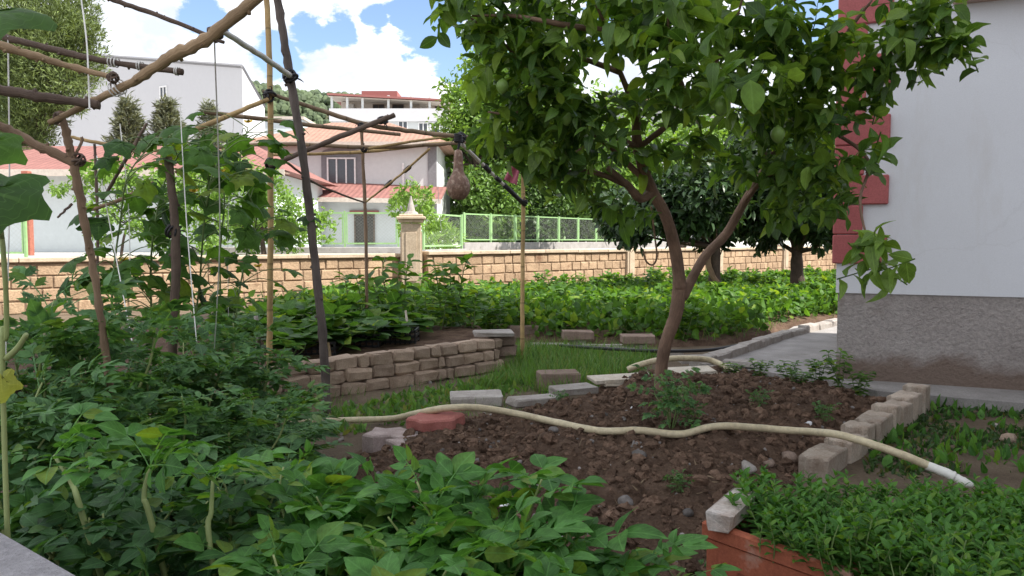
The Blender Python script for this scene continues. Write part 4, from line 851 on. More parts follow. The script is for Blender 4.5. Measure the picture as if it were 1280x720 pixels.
# strings
for (p, q, lab) in (((10, 45, 2.74), (7, 450, 2.72), 'white string hanging from the dark rail at the far left edge'), ((101, -5, 2.9), (112, 136, 2.5), 'short white string dangling across the main branch'), ((268, 52, 2.5), (268, 436, 3.6), 'long plumb white string under the main branch'), ((225, 130, 4.2), (246, 430, 3.6), 'slanting white string through the cucumber leaves'), ((121, 195, 4.4), (166, 432, 3.5), 'slack white string beside the leaning branch post'), ((150, 155, 4.4), (163, 352, 4.0), 'white string between the cucumber stems'), ((548, 186, 6.5), (552, 290, 6.6), 'thin white string hanging beside the gourd'), ((292, 150, 5.4), (286, 420, 5.0), 'white string between the dark post and the bamboo cane')):
    a, b_ = at(*p), at(*q); m_ = (a+b_)/2+rng.normal(0, .012, 3); o = MB().tube(spline([a, m_, b_], 8), .0026 if p[2] < 5 else .0022, 5).build('string', M['string']); tag(o, lab, 'string', 'strings hanging from the trellis')
# gourd, rag
g0 = at(573, 225, 5.98); gd = empty('bottle_gourd', tuple(g0)); gd.scale = (.9, .9, .97); tag(gd, 'dried brown bottle gourd hanging from the bamboo trellis', 'gourd')
prof = [(.002, -.155), (.05, -.148), (.082, -.12), (.099, -.075), (.101, -.045), (.09, -.008), (.066, .028), (.047, .06), (.041, .10), (.039, .15), (.036, .20), (.03, .225), (.014, .235)]
MB().lathe(prof, (0, 0, 0), 24, .0012).build('body', M['gourd'], gd, True)
c = MB(); c.tube(spline([(0, 0, .23), (.004, 0, .28), (-.002, .01, .34)], 4), [.012, .01, .01], 6)
for j in range(5): th = np.linspace(0, 6.28, 12); c.tube(np.column_stack([np.cos(th)*.03, np.sin(th)*.03, .30+.012*j+.004*np.sin(th*2)]), .008, 5)
c.build('cord', M['tape'], gd, True)
rg = MB(); n_, m_ = 9, 14; u, v = np.meshgrid(np.linspace(0, 1, n_), np.linspace(0, 1, m_), indexing='ij'); P0 = at(656, 176, 7.12)
wid = .03+.085*v**1.2; X = P0[0]-.02-.11*v**1.25+(u-.5)*wid; Z = P0[2]+.05-.40*v-.05*u*v; Yv = P0[1]-.04+.035*np.sin(u*9+v*4)
idx = np.arange(n_*m_).reshape(n_, m_); rg.add(np.stack([X, Yv, Z], -1).reshape(-1, 3), np.stack([idx[:-1, :-1], idx[1:, :-1], idx[1:, 1:], idx[:-1, 1:]], -1).reshape(-1, 4))
o = rg.build('rag', M['pink'], None, True); tag(o, 'faded pink rag tied to the top of the bamboo pole', 'rag')
# ================================================================== LOOSE STONES, EDGINGS, HOSE
def stone_obj(name, c, size, ang, m, label=None, cat='block', group=None, ch=.008, jit=.004, tilt=(0, 0), origin=True):
    mb = MB().box((0, 0, size[2]/2), size, rotz(ang)@rotx(tilt[0])@roty(tilt[1]), ch, jit); o = mb.build(name, M[m]); o.location = c; tag(o, label, cat, group); return o
# stacked block wall holding the raised bed: every block lies loose on the ones below
A = np.array([-1.72, 5.10]); Bq = np.array([-.13, 6.60]); mid1 = np.array([-.75, 6.02]); line = spline([A-(Bq-A)*.22, A, mid1, Bq], 20)[:, :2]
seg = np.concatenate([[0], np.cumsum(np.linalg.norm(np.diff(line, axis=0), axis=1))]); TOT = seg[-1]
def on(s): return np.array([np.interp(s, seg, line[:, 0]), np.interp(s, seg, line[:, 1])])
bh = .088
for row in range(3):
    s = -.06-.09*(row % 2)
    while s < TOT-.05:
        wd = rng.choice([.19, .225, .075, .17, .20, .10]) ; s1 = min(s+wd, TOT+.02)
        if s1-s > .05:
            m_ = on((s+s1)/2); d = on(min(s1, TOT))-on(max(s, 0)); a = math.atan2(d[1], d[0]); nn = np.array([math.sin(a), -math.cos(a)])
            off = rng.normal(0, .008)+(2-row)*.022; base = -.012+.02*(s/TOT)
            nm = ('topmost', 'lower')[0 if row == 2 else 1]
            stone_obj('retaining_block', (m_[0]+nn[0]*off, m_[1]+nn[1]*off, base+row*(bh+.003)), (s1-s-.007, .115 if row < 2 else .13, bh), a+rng.normal(0, .02), 'block', {2: 'weathered pinkish concrete block in the top course of the stacked bed wall', 1: 'weathered pinkish concrete block in the middle course of the stacked bed wall', 0: 'weathered pinkish concrete block in the bottom course of the stacked bed wall'}[row], 'block', ('top', 'middle', 'bottom')[2-row]+' course blocks of the stacked bed wall', .014, .005, (rng.normal(0, .035), rng.normal(0, .03)))
        s = s1
e_ = np.array([-.10, 6.68])
for row in range(3):
    for k in range(2):
        stone_obj('retaining_block', (e_[0]+.02+.0*k+rng.normal(0, .006), e_[1]+.03+.19*k, .008+row*.094), (.2, .17, .088), .25+rng.normal(0, .05), 'paver_brown', 'brown block in the thick end pier of the stacked bed wall', 'block', 'end pier blocks of the stacked bed wall', .012, .004)
stone_obj('flat_slab', (-.16, 6.66, .292), (.33, .27, .032), .12, 'paper', 'pale white flat slab capping the end pier of the stacked wall', 'slab', None, .006, .003).data.materials[0] = M['paver_grey']
def slab(p, z, size, ang, m, label, cat='slab', tilt=(0, 0), dz=0.0):
    c = onz(*p, z); return stone_obj('flat_slab' if cat == 'slab' else 'paving_block', (c[0], c[1], z+dz), size, ang, m, label, cat, None, .008, .004, tilt)
slab((595, 503), .02, (.34, .24, .06), .1, 'paver_grey', 'flat grey slab lying between the hose and the block wall')
slab((668, 505), .055, (.32, .16, .05), .42, 'paver_grey', 'long pale edging slab nearest the grey slab at the rear of the soil bed')
slab((716, 492), .06, (.30, .16, .05), .42, 'paver_grey', 'pale edging slab touching the end of the board pile')
slab((698, 487), .0, (.30, .20, .135), .12, 'paver_brown', 'brown block with mossy top standing in the grass by the edging slabs', 'block')
slab((655, 425), .0, (.33, .17, .16), .08, 'paver_brown', 'brown block behind the bamboo pole at the grass edge', 'block')
for (px, py, lab) in ((722, 434, 'square brown block propped on small stones, left of the lemon trunk'), (797, 440, 'square brown block just behind the lemon trunk')):
    p = onz(px, py, 0.0); stone_obj('paving_block', (p[0], p[1], .0), (.16, .12, .085), .0, 'paver_grey', 'small pale prop stone under the '+('far left' if px < 750 else 'near')+' square brown block' if False else ('pale prop stone under the square block left of the lemon trunk' if px < 750 else 'pale prop stone under the square block behind the lemon trunk'), 'block')
    stone_obj('paving_block', (p[0], p[1]+.01, .086), (.31, .21, .085), .05, 'paver_brown', lab, 'block')
for i, (px, py) in enumerate(((688, 436), (752, 438), (775, 441), (836, 446))): slab((px, py), 0, (.42 if i < 2 else .26, .12, .06), -.06, 'paver_grey', 'low pale kerb stone in the grass at the front of the vegetable bed', 'block')['group'] = 'low kerb stones at the front of the vegetable bed'
# curved edging along the path: stones end to end
ep = spline([onz(868, 458, .05)[:2], onz(905, 447, .05)[:2], onz(938, 436, .05)[:2], onz(985, 420, .05)[:2], onz(1050, 404, .05)[:2], onz(1075, 398, .05)[:2]], 8)
sg = np.concatenate([[0], np.cumsum(np.linalg.norm(np.diff(ep, axis=0), axis=1))]); s = 0
while s < sg[-1]-.2:
    w_ = rng.uniform(.3, .46); f = lambda q: np.array([np.interp(q, sg, ep[:, 0]), np.interp(q, sg, ep[:, 1])]); a_, b_ = f(s), f(min(s+w_, sg[-1])); d = b_-a_
    stone_obj('edging_stone', (*((a_+b_)/2), -.02), (w_-.015, .12, .135+rng.normal(0, .006)), math.atan2(d[1], d[0]), 'paver_grey', 'pale grey edging stone in the curved row between vegetable bed and path', 'edging stone', 'curved edging stones along the path', .012, .005); s += w_
for (px, py) in ((868, 452), (900, 462), (925, 458)): slab((px, py), .05, (.28, .14, .05), rng.uniform(-.5, .5), 'paver_grey', 'pale flat stone at the rear corner of the soil bed under the small pepper plants', 'slab')['group'] = 'flat stones at the rear corner of the soil bed'
M['edge_stone'] = mat('edge_stone', (.66, .585, .50), (.42, .32, .25), 6, .92, .9, 100, .012, island=.2, spec=.12, stain=((.16, .12, .09), 5, .62))
# upright wavy edging pavers on the right of the soil bed
e0 = onz(1012, 585, .06)[:2]; e1 = onz(1150, 500, .06)[:2]; N = 12
def wavy(Lx, th, h):
    xs = np.linspace(-Lx/2, Lx/2, 9); off = .014*np.sin(np.linspace(0, 4*math.pi, 9)); out = [(x, -th/2+o) for x, o in zip(xs, off)]+[(x, th/2+o) for x, o in zip(xs[::-1], off[::-1])]
    return out
for i in range(N):
    u = (i+.5)/N; c = e0*(1-u)+e1*u; a = math.atan2(*(e1-e0)[::-1]); h = .135+.045*u+rng.normal(0, .009); c = c+rng.normal(0, .01, 2); L = np.linalg.norm(e1-e0)/N
    mb = MB().prism(wavy(.135, L*.84, h), 0, h, rotz(a+math.pi/2+rng.normal(0, .05))@rotx(rng.normal(0, .05)), (0, 0, 0), .008)
    o = mb.build('edging_paver', M['edge_stone']); o.location = (c[0], c[1], -.03+.03*(i % 2)*rng.random()); tag(o, ('short broken edging paver at the hose end of the upright row' if i == 0 else 'tallest edging paver at the house end of the upright row' if i == N-1 else 'wavy edged concrete paver standing upright in the row right of the soil bed'), 'edging paver', 'upright edging pavers right of the soil bed')
# corner stones with the red paver
cs = onz(505, 548, .10); 
def zig(sx=.11, sy=.055): return [(-sx, -sy), (-sx*.5, -sy*1.35), (0, -sy*.8), (sx*.5, -sy*1.35), (sx, -sy), (sx*.9, 0), (sx, sy), (sx*.5, sy*.75), (0, sy*1.3), (-sx*.5, sy*.75), (-sx, sy), (-sx*.9, 0)]
for (px, py, z, a, lab) in ((522, 560, .0, .5, 'zigzag grey paver under the leaves beside the red paver'), (492, 549, .0, -.2, 'second zigzag grey paver at the corner of the soil bed'), (552, 556, .0, .2, 'zigzag grey paver directly beneath the red paver')):
    c = onz(px, py, .06); o = MB().prism(zig(.14, .085), 0, .11, rotz(a), (0, 0, 0), .008).build('zigzag_paver', M['pink_paver']); o.location = (c[0], c[1], -.01+ (0.004 if a > 0 else 0)); tag(o, lab, 'paver')
th = np.linspace(0, 2*math.pi, 48, endpoint=False); rr = .125*(1+.10*np.cos(6*th)+.03*np.cos(2*th)); c = onz(545, 531, .13)
o = MB().prism(np.column_stack([np.cos(th)*rr*1.1, np.sin(th)*rr*.85]), 0, .062, rotz(.2), (0, 0, 0), .009).build('scalloped_paver', M['red_paver'], None); o.location = (c[0], c[1], .118); o.rotation_euler = (.05, -.03, 0); tag(o, 'red scalloped flower-shaped paver resting on the grey corner pavers', 'paver')
# loose stones one can point to
def rock(mb, c, r, seed, sq=(1, .8, .6), jit=0.02):
    g = np.random.default_rng(seed); nu, nv = 9, 6; V = []
    for i in range(nv+1):
        for j in range(nu):
            a, b_ = math.pi*i/nv, 2*math.pi*j/nu; V.append((math.sin(a)*math.cos(b_), math.sin(a)*math.sin(b_), math.cos(a)))
    V = np.array(V); dirs = nrm(g.normal(0, 1, (9, 3))); h = g.uniform(.5, .92, 9)
    for d, q in zip(dirs, h): pr = V@d; V -= np.maximum(pr-q, 0)[:, None]*d
    V += .05*np.sin(V*5+seed)+g.normal(0, jit, V.shape); a = np.arange(nu); b_ = (a+1) % nu
    F = np.concatenate([np.stack([i*nu+a, i*nu+b_, (i+1)*nu+b_, (i+1)*nu+a], 1) for i in range(nv)])[:, ::-1]
    return mb.add(V*np.array(sq)*r@rotz(g.uniform(0, 6)).T+np.array(c), F)
for i, (px, py, r, m, lab) in enumerate(((928, 598, .035, 'pebble', 'round grey stone near the white brick of the planter'), (797, 562, .045, 'pebble', 'largest grey stone lying just below the hose in the dug soil'), (692, 545, .03, 'pebble', 'small grey stone in the soil under the hose bend'), (860, 634, .03, 'pebble', 'pale round pebble low in the dug soil'), (1195, 497, .05, 'block', 'pale lump of concrete in the weeds beside the house path'), (1235, 500, .06, 'block', 'larger concrete lump in the weeds before the plinth'), (1262, 548, .055, 'block', 'tan broken brick in the weeds near the frame edge'), (1243, 532, .03, 'paver_grey', 'small pale shard in the weeds above the tan brick'), (935, 585, .055, 'paver_grey', 'pale broken stone behind the white brick'), (985, 572, .06, 'paver_brown', 'brown broken stone at the start of the upright edging'), (960, 575, .04, 'paver_brown', 'small brown stone among the mint tips'), (322, 612, .10, 'paver_brown', 'big brown stone half hidden under the potato leaves'), (755, 512, .03, 'pebble', 'grey pebble between trunk and edging slabs'), (905, 560, .03, 'clod', 'dark stone right of the weed at the trunk'), (1010, 515, .028, 'paper', 'white pebble in the soil behind the hose'), (760, 590, .04, 'clod', 'rounded brown stone in the middle of the dug soil'), (783, 618, .045, 'pebble', 'dull grey-brown stone in the lower dug soil'))):
    c = onz(px, py, .06); zc = gz(c[0], c[1]); c = onz(px, py, zc+r*.3); o = rock(MB(), (0, 0, 0), r, i+4).build('stone', M[m], None, True); o.location = (c[0], c[1], gz(c[0], c[1])+r*.28); tag(o, lab, 'stone')
# clods and pebbles nobody could count
def scatter_rocks(name, n, rmin, rmax, m, label, region, pw=3.0, kinds=5, hf=gz):
    mb = MB(); base = []
    for k in range(kinds):
        q = rock(MB(), (0, 0, 0), 1.0, 60+k, (1, .85, .7), .12 if m == 'clod' else .02); base.append((np.concatenate(q.v)[:, [0, 2, 1]], q.f, np.concatenate(q.uv)))
    x = rng.uniform(region[0], region[1], n*3); y = rng.uniform(region[2], region[3], n*3); k = region[4](x, y); x, y = x[k][:n], y[k][:n]
    z = np.maximum(ground_h(x, y), soil_h(x, y)); r = rmin+(rmax-rmin)*rng.random(len(x))**pw
    pick(mb, base, np.column_stack([x, y, z+r*.15]), nrm(np.array([0, 0, 1.])+rng.normal(0, .4, (len(x), 3))), rdir(len(x)), r)
    o = mb.build(name, M[m], None, False); return tag(o, label, name.replace('_', ' '), kind='stuff')
ins = lambda x, y: inpoly(x, y, SOIL)&(edge_dist(x, y, SOIL) > .03)
scatter_rocks('soil_clods', 15000, .0025, .042, 'clod', 'crumbly brown clods covering the dug soil bed', (-.95, 2.65, 1.6, 6.4, ins), 8.0)
scatter_rocks('soil_pebbles', 420, .005, .022, 'pebble', 'small grey pebbles scattered over the dug soil', (-.9, 2.6, 1.8, 6.2, ins), 3)
scatter_rocks('path_pebbles', 700, .004, .03, 'pebble', 'small pebbles on the trodden earth between the beds', (-4.5, 1.2, 3.2, 8.6, lambda x, y: ~inpoly(x, y, SOIL)&~inpoly(x, y, RAISED)), 4)
# hose
hp = [(250, 527, .02), (350, 527, .03), (440, 525, .03), (492, 523, .045), (520, 517, .16), (560, 510, .215), (600, 510, .205), (650, 518, .165), (700, 531, .15), (752, 544, .135), (800, 547, .13), (850, 543, .145), (900, 538, .15), (985, 538, .135), (1045, 543, .185), (1110, 562, .17), (1163, 583, .11)]
H = [onz(a, b_, z) for a, b_, z in hp]
for h_ in H[6:14]: h_[2] = max(h_[2], gz(h_[0], h_[1])+.016)
hz = empty('garden_hose', (0, 0, 0)); tag(hz, 'thick cream garden hose lying across the soil bed and over the edging', 'hose')
MB().tube(spline(H, 8), .0185, 12, jit=.03).build('hose_tube', M['hose'], hz, True)
MB().tube(spline([H[-1]+[-.012, .01, .002], onz(1180, 590, .10), onz(1193, 596, .085)], 5), [.0205, .021, .020, .0215], 12, jit=.05).build('joint_wrap', M['white_wrap'], hz, True)
MB().tube(spline([onz(1191, 595, .088), onz(1204, 602, .07), onz(1216, 607, .055)], 5), [.014, .020, .019, .010], 10, jit=.06).build('hose_end', M['white_wrap'], hz, True)
o = MB().tube(spline([onz(785, 462, .1), onz(800, 456, .14), onz(830, 449, .17), onz(865, 448, .16), onz(893, 452, .12), onz(925, 470, .06)], 8), .024, 10).build('cream_pipe', M['hose'], None, True); tag(o, 'short arched cream pipe behind the board pile and the lemon trunk', 'pipe')
# boards
for (px, py, z, sz, a, lab, t_) in ((785, 479, .075, (.40, .12, .026), .30, 'narrow worn board sticking out at the front of the board pile', (0, .05)), (790, 472, .105, (.62, .22, .03), .22, 'wide pale board in the middle of the pile behind the soil bed', (0, -.02)), (858, 464, .135, (.40, .20, .028), .12, 'white board on top of the pile beside the trunk', (.03, -.03))):
    c = onz(px, py, z); o = MB().box((0, 0, 0), sz, rotz(a)@rotx(t_[0])@roty(t_[1]), .004, .002).build('wooden_board', M['wood_board']); o.location = c; tag(o, lab, 'board')
c = onz(772, 522, .09); o = MB().tube(spline([c+[-.07, .0, .01], c+[-.02, -.02, .008], c+[.05, .0, .02], c+[.085, .02, .06]], 4), [.008, .011, .009, .003], 5).build('plastic_strip', M['paper'], None, True); tag(o, 'curled white plastic strip on the soil left of the trunk', 'strip')
o = MB().tube(spline([onz(765, 525, .09), onz(780, 505, .14), onz(783, 497, .17)], 4), [.004, .004, .002], 5).build('dry_twig', M['branch'], None, True); tag(o, 'thin dry twig poking up beside the white plastic strip', 'twig')
o = MB().tube(spline([onz(810, 664, .05), onz(835, 662, .055), onz(855, 670, .05)], 4), [.005, .005, .003], 5).build('dry_twig', M['branch_tan'], None, True); tag(o, 'brown twig lying on the soil near the potato leaves', 'twig')
for (px, py, s, lab) in ((668, 686, .05, 'crumpled white plastic scrap on the soil under the potato leaves'), (628, 637, .022, 'tiny white scrap between the potato leaves'), (692, 678, .028, 'smaller white scrap beside the crumpled one')):
    c = onz(px, py, .13); n_ = 8; X, Y_ = np.meshgrid(np.linspace(-1, 1, n_), np.linspace(-1, 1, n_), indexing='ij'); Z = .35*fbm(X*1.7+px, Y_*1.7, 3)*2; i_ = np.arange(n_*n_).reshape(n_, n_)
    o = MB().add(np.stack([X*s*(1+.2*Y_), Y_*s*.8, Z*s+.02], -1).reshape(-1, 3), np.stack([i_[:-1, :-1], i_[1:, :-1], i_[1:, 1:], i_[:-1, 1:]], -1).reshape(-1, 4)).build('plastic_scrap', M['paper'], None, False); o.location = c; tag(o, lab, 'scrap')
# near ledge
d = nrm(np.array([.156, -.12])); n_ = np.array([-d[1], d[0]]); a = math.atan2(d[1], d[0]); p0 = np.array([-.50, .835])-n_*.14-d*.25
o = MB().box((*p0, .36), (1.35, .28, .8), rotz(a), .012, .0).build('concrete_ledge', M['ledge']); tag(o, 'rough lavender-grey concrete ledge jutting into the bottom corner', 'ledge')
# terracotta planter with a white brick on its corner
pa, pb = np.array([.585, 2.36]), np.array([.88, 1.99]); d = nrm(pb-pa); n_ = np.array([-d[1], d[0]]); ang = math.atan2(d[1], d[0])
def planter(c, L, W, h, label):
    r = empty('terracotta_planter', (*c, 0)); tag(r, label, 'planter'); Rm = rotz(ang); q = MB()
    for (off, sz) in (((0, -W/2+.012, h/2-.02), (L-.03, .024, h-.03)), ((0, W/2-.012, h/2-.02), (L-.03, .024, h-.03)), ((-L/2+.027, 0, h/2-.02), (.024, W-.05, h-.03)), ((L/2-.027, 0, h/2-.02), (.024, W-.05, h-.03))): q.box(Rm@np.array(off), sz, Rm, .004)
    q.build('body', M['terracotta'], r); q = MB()
    for (off, sz) in (((0, -W/2+.01, h-.02), (L, .034, .05)), ((0, W/2-.01, h-.02), (L, .034, .05)), ((-L/2+.016, 0, h-.0205), (.034, W-.04, .049)), ((L/2-.016, 0, h-.0205), (.034, W-.04, .049))): q.box(Rm@np.array(off), sz, Rm, .006)
    q.build('rim', M['terracotta'], r); MB().box((0, 0, h-.05), (L-.07, W-.06, .02), Rm).build('planting_soil', M['soil'], r)
planter((pa+pb)/2+n_*.13, .475, .26, .235, 'chipped terracotta box planter full of mint with its whole front showing'); pc = (pa+pb)/2+n_*.13+d*.52; planter(pc, .475, .26, .225, 'second terracotta planter of which only one corner shows at the bottom edge')
c = np.array([.69, 2.40]); o = stone_obj('white_brick', (c[0], c[1], .236), (.08, .30, .06), R(58-90), 'block', 'pale broken brick lying on the corner of the terracotta planter', 'brick', None, .008, .004); o.data.materials[0] = mat('limewashed_brick', (.62, .58, .55), (.42, .33, .28), 14, .9, .6, 90, .008, spec=.1)
# black crates and sticks on the raised bed
def crate(px, py, z, L, label):
    c = onz(px, py, z); r = empty('black_crate', tuple(c)); tag(r, label, 'crate', 'black crates on the raised bed'); W, h = .26, .16; f = MB()
    for sy in (-1, 1):
        for k in range(4): f.box((0, sy*W/2, .02+k*.045), (L, .012, .022))
        for k in range(9): f.box((-L/2+L*k/8, sy*(W/2+.001), h/2), (.014, .010, h))
    for sx in (-1, 1):
        for k in range(4): f.box((sx*L/2, 0, .02+k*.045), (.012, W-.014, .022))
    f.build('frame', M['black_plastic'], r); MB().box((0, 0, .06), (L-.02, W-.02, .1)).build('potting_soil', M['soil'], r)
crate(395, 450, .14, .36, 'black slatted crate beside the grey post on the raised bed'); crate(447, 440, .15, .40, 'black slatted crate in the middle of the raised bed'); crate(497, 434, .16, .34, 'black slatted crate behind the pale wooden stake')
for (px, py0, py1, Y, r, m, lab) in ((509, 436, 388, 6.9, .012, 'wood_board', 'short pale wooden stake in front of the black crate'), (412, 478, 428, 6.1, .016, 'branch_tan', 'short broken tan stake beside the grey leaning post'), (322, 440, 395, 5.9, .02, 'paver_grey', 'pale short stake left of the bamboo cane')):
    o = MB().tube([at(px, py0+8, Y), at(px+1, (py0+py1)/2, Y), at(px-2, py1, Y)], [r, r*.95, r*.85], 7, jit=.06).build('wooden_stake', M[m], None, True); tag(o, lab, 'stake')
# dark irrigation pipe along the bed
o = MB().tube(spline([onz(700, 432, .09), onz(760, 436, .10), onz(830, 439, .09), onz(900, 436, .09), onz(960, 422, .09)], 6), .016, 7).build('drip_pipe', M['black_plastic'], None, True); tag(o, 'black drip pipe along the front edge of the vegetable bed', 'pipe')
# ================================================================== PLANTS
def bushy(seed, h, nst, nlv, tm, size, spread, droop=.15, stemr=.009, start=.15, el=(.05, .7)):
    """several rising stems, whole compound leaves set round each of them; returns (stem mesh, leaf mesh) round the origin"""
    g = np.random.default_rng(seed); sm, lm = MB(), MB(); pos = []; ax = []; nor = []; sc = []
    for k in range(nst):
        a = 6.283*k/nst+g.uniform(-.5, .5); rad = spread*g.uniform(.35, 1.0); hh = h*g.uniform(.72, 1.0); e = np.array([math.cos(a)*rad, math.sin(a)*rad, hh])
        P = spline([(0, 0, -.05), e*[.35, .35, .4]+g.normal(0, .02, 3), e*[.75, .75, .8]+g.normal(0, .02, 3), e], 5); sm.tube(P, [stemr, stemr*.8, stemr*.4], 6, jit=.03)
        for i in range(nlv):
            t_ = start+(1-start)*(i+.5)/nlv; p = P[min(int(t_*(len(P)-1)), len(P)-1)]; b_ = a+i*2.4+g.normal(0, .4); ce = g.uniform(*el)*(.6+.7*t_)
            d = np.array([math.cos(b_)*math.cos(ce), math.sin(b_)*math.cos(ce), math.sin(ce)]); s_ = size*g.uniform(.72, 1.15)*(1-.45*max(t_-.75, 0)*4*.5)
            pos.append(p); ax.append(d); nor.append(np.array([0, 0, 1.])+g.normal(0, .36, 3)); sc.append(s_)
    pick(lm, tm, np.array(pos), np.array(ax), np.array(nor), np.array(sc)); return sm, lm
def proto(name, label, cat, group, sm, lm, ms, ml, extra=()):
    r = empty(name, (0, 0, 0)); tag(r, label, cat, group); sm.build('stem', M[ms], r, True); lm.build('foliage', M[ml], r, True); return r
class Kind:
    """one plant built with its parts; the first placing moves it, the later ones copy it part by part"""
    def __init__(s, *ps): s.ps = list(ps); s.used = [False]*len(ps); s.i = 0
    def put(s, x, y, z, sc=1.0, label=None, rz=None, group=None):
        k = s.i % len(s.ps); s.i += 1; r = s.ps[k]; rz = rng.uniform(0, 6.28) if rz is None else rz
        if s.used[k]: r = dup(r, (x, y, z), rz, sc, label, group)
        else: s.used[k] = True; r.location = (x, y, z); r.rotation_euler = (0, 0, rz); r.scale = (sc, sc, sc) if np.isscalar(sc) else sc
        if label: r['label'] = label
        if group: r['group'] = group
        return r
# --- potatoes
G1 = 'leafy potato plants in front of the dug soil'; G2 = 'dark potato plants in the shaded corner'
pot = Kind(*[proto('potato_plant', '', 'potato plant', G1, *bushy(40+i, .60, 5, 8, POTATO, .265, .20, stemr=.007, start=.25, el=(.1, 1.0)), 'stem_pale', 'potato_leaf') for i in range(3)])
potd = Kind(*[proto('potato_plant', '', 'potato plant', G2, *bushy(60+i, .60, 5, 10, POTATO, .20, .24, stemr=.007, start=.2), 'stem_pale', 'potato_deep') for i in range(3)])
def put_px(kind, px, py, Y, h0, label, group=None, wide=1.0):
    p = at(px, py, Y); zb = gz(p[0], Y); h = (p[2]-zb)*(.88 if kind in (pot, potd) else 1.0); s_ = h/h0; return kind.put(p[0], Y, zb, (s_*.5+.5*wide, s_*.5+.5*wide, s_), label, None, group)
for px, py, Y, lab in ((395, 572, 2.05, 'potato plant reaching highest in front of the grey leaning post'), (462, 592, 2.0, 'potato plant in front of the zigzag corner pavers'), (535, 600, 1.9, 'potato plant below the red paver'), (607, 560, 1.95, 'tall potato plant with an upright tip against the dug soil'), (655, 632, 1.75, 'potato plant behind the white scraps'), (585, 650, 1.6, 'potato plant in the middle of the bottom edge'), (440, 650, 1.65, 'potato plant low between corner pavers and bottom edge'), (725, 668, 1.75, 'potato plant just beyond the white scraps'), (800, 690, 1.75, 'last potato plant toward the terracotta planter'), (505, 690, 1.4, 'potato plant cut by the bottom edge, under the corner pavers'), (372, 650, 1.75, 'potato plant bordering the dark shaded corner'), (640, 705, 1.4, 'potato plant cut by the bottom edge below the white scraps')):
    put_px(pot, px, py, Y, .6, lab, G1)
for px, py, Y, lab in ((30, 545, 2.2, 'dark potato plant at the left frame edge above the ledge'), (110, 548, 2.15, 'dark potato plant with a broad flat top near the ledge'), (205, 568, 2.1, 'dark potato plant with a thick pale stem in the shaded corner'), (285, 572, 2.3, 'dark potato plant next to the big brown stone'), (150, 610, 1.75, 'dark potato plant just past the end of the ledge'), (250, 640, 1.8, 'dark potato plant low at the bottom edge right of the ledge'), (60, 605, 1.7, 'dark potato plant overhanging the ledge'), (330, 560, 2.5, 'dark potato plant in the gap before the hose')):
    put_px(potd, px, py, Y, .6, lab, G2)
for (pts, lab) in (([(215, 690, 1.75), (190, 655, 1.75), (180, 622, 1.76), (187, 585, 1.78)], 0), ([(150, 712, 1.7), (105, 650, 1.75), (90, 605, 1.8), (68, 570, 1.9)], 1), ([(266, 722, 1.7), (262, 680, 1.75), (264, 640, 1.8), (266, 600, 1.85)], 2)):
    P = [at(*p) for p in pts]; P[0] = np.array([P[0][0]+.05, P[0][1], gz(P[0][0], P[0][1])]); r = empty('potato_stalk', tuple(P[0])); tag(r, ('thick pale potato stalk curving up right of the ledge', 'long leaning pale potato stalk behind the ledge', 'straight pale potato stalk at the bottom edge')[lab], 'potato plant', G2)
    Q = [p-P[0] for p in P]; MB().tube(spline(Q, 5), [.0075, .007, .006, .004], 8, jit=.03).build('stem', M['stem_pale'], r, True); lm = MB(); n = 7; ax = rdir(n, .3); ax[:, 2] = np.abs(ax[:, 2])*.4; lm2 = np.array([Q[-1]]*n); pick(lm, POTATO, lm2, ax, np.tile([0, 0, 1.], (n, 1))+rng.normal(0, .2, (n, 3)), rng.uniform(.13, .19, n)); lm.build('foliage', M['potato_leaf'], r, True)
# --- tomatoes
G3 = 'bushy tomato plants behind the potatoes'
tom = Kind(*[proto('tomato_plant', '', 'tomato plant', G3, *bushy(80+i, .9, 5, 13, TOMATO, .36, .26, stemr=.008, start=.12, el=(-.1, .85)), 'stem_pale', 'tomato_leaf') for i in range(3)])
for px, py, Y, lab in ((45, 368, 3.0, 'tomato plant by the left edge, tall and dark against the wall'), (110, 392, 3.0, 'tomato plant left of the leaning branch post'), (165, 440, 3.3, 'tomato plant under the slack white string'), (238, 425, 3.5, 'tomato plant round the foot of the plumb white string'), (262, 400, 3.9, 'tall slim tomato plant right of the dark reddish post'), (305, 432, 3.7, 'tomato plant whose tips stand before the bamboo cane'), (335, 478, 3.5, 'tomato plant nearest the stacked block wall'), (200, 488, 2.8, 'low tomato plant above the pale potato stalk'), (90, 478, 2.7, 'low tomato plant between ledge and branch post'), (15, 470, 2.5, 'tomato plant behind the yellow leaf at the left edge'), (290, 505, 2.9, 'low tomato plant behind the big brown stone'), (150, 505, 2.6, 'low dark tomato plant above the potato tops'), (345, 520, 3.2, 'small tomato plant touching the hose')):
    put_px(tom, px, py, Y, .9, lab, G3)
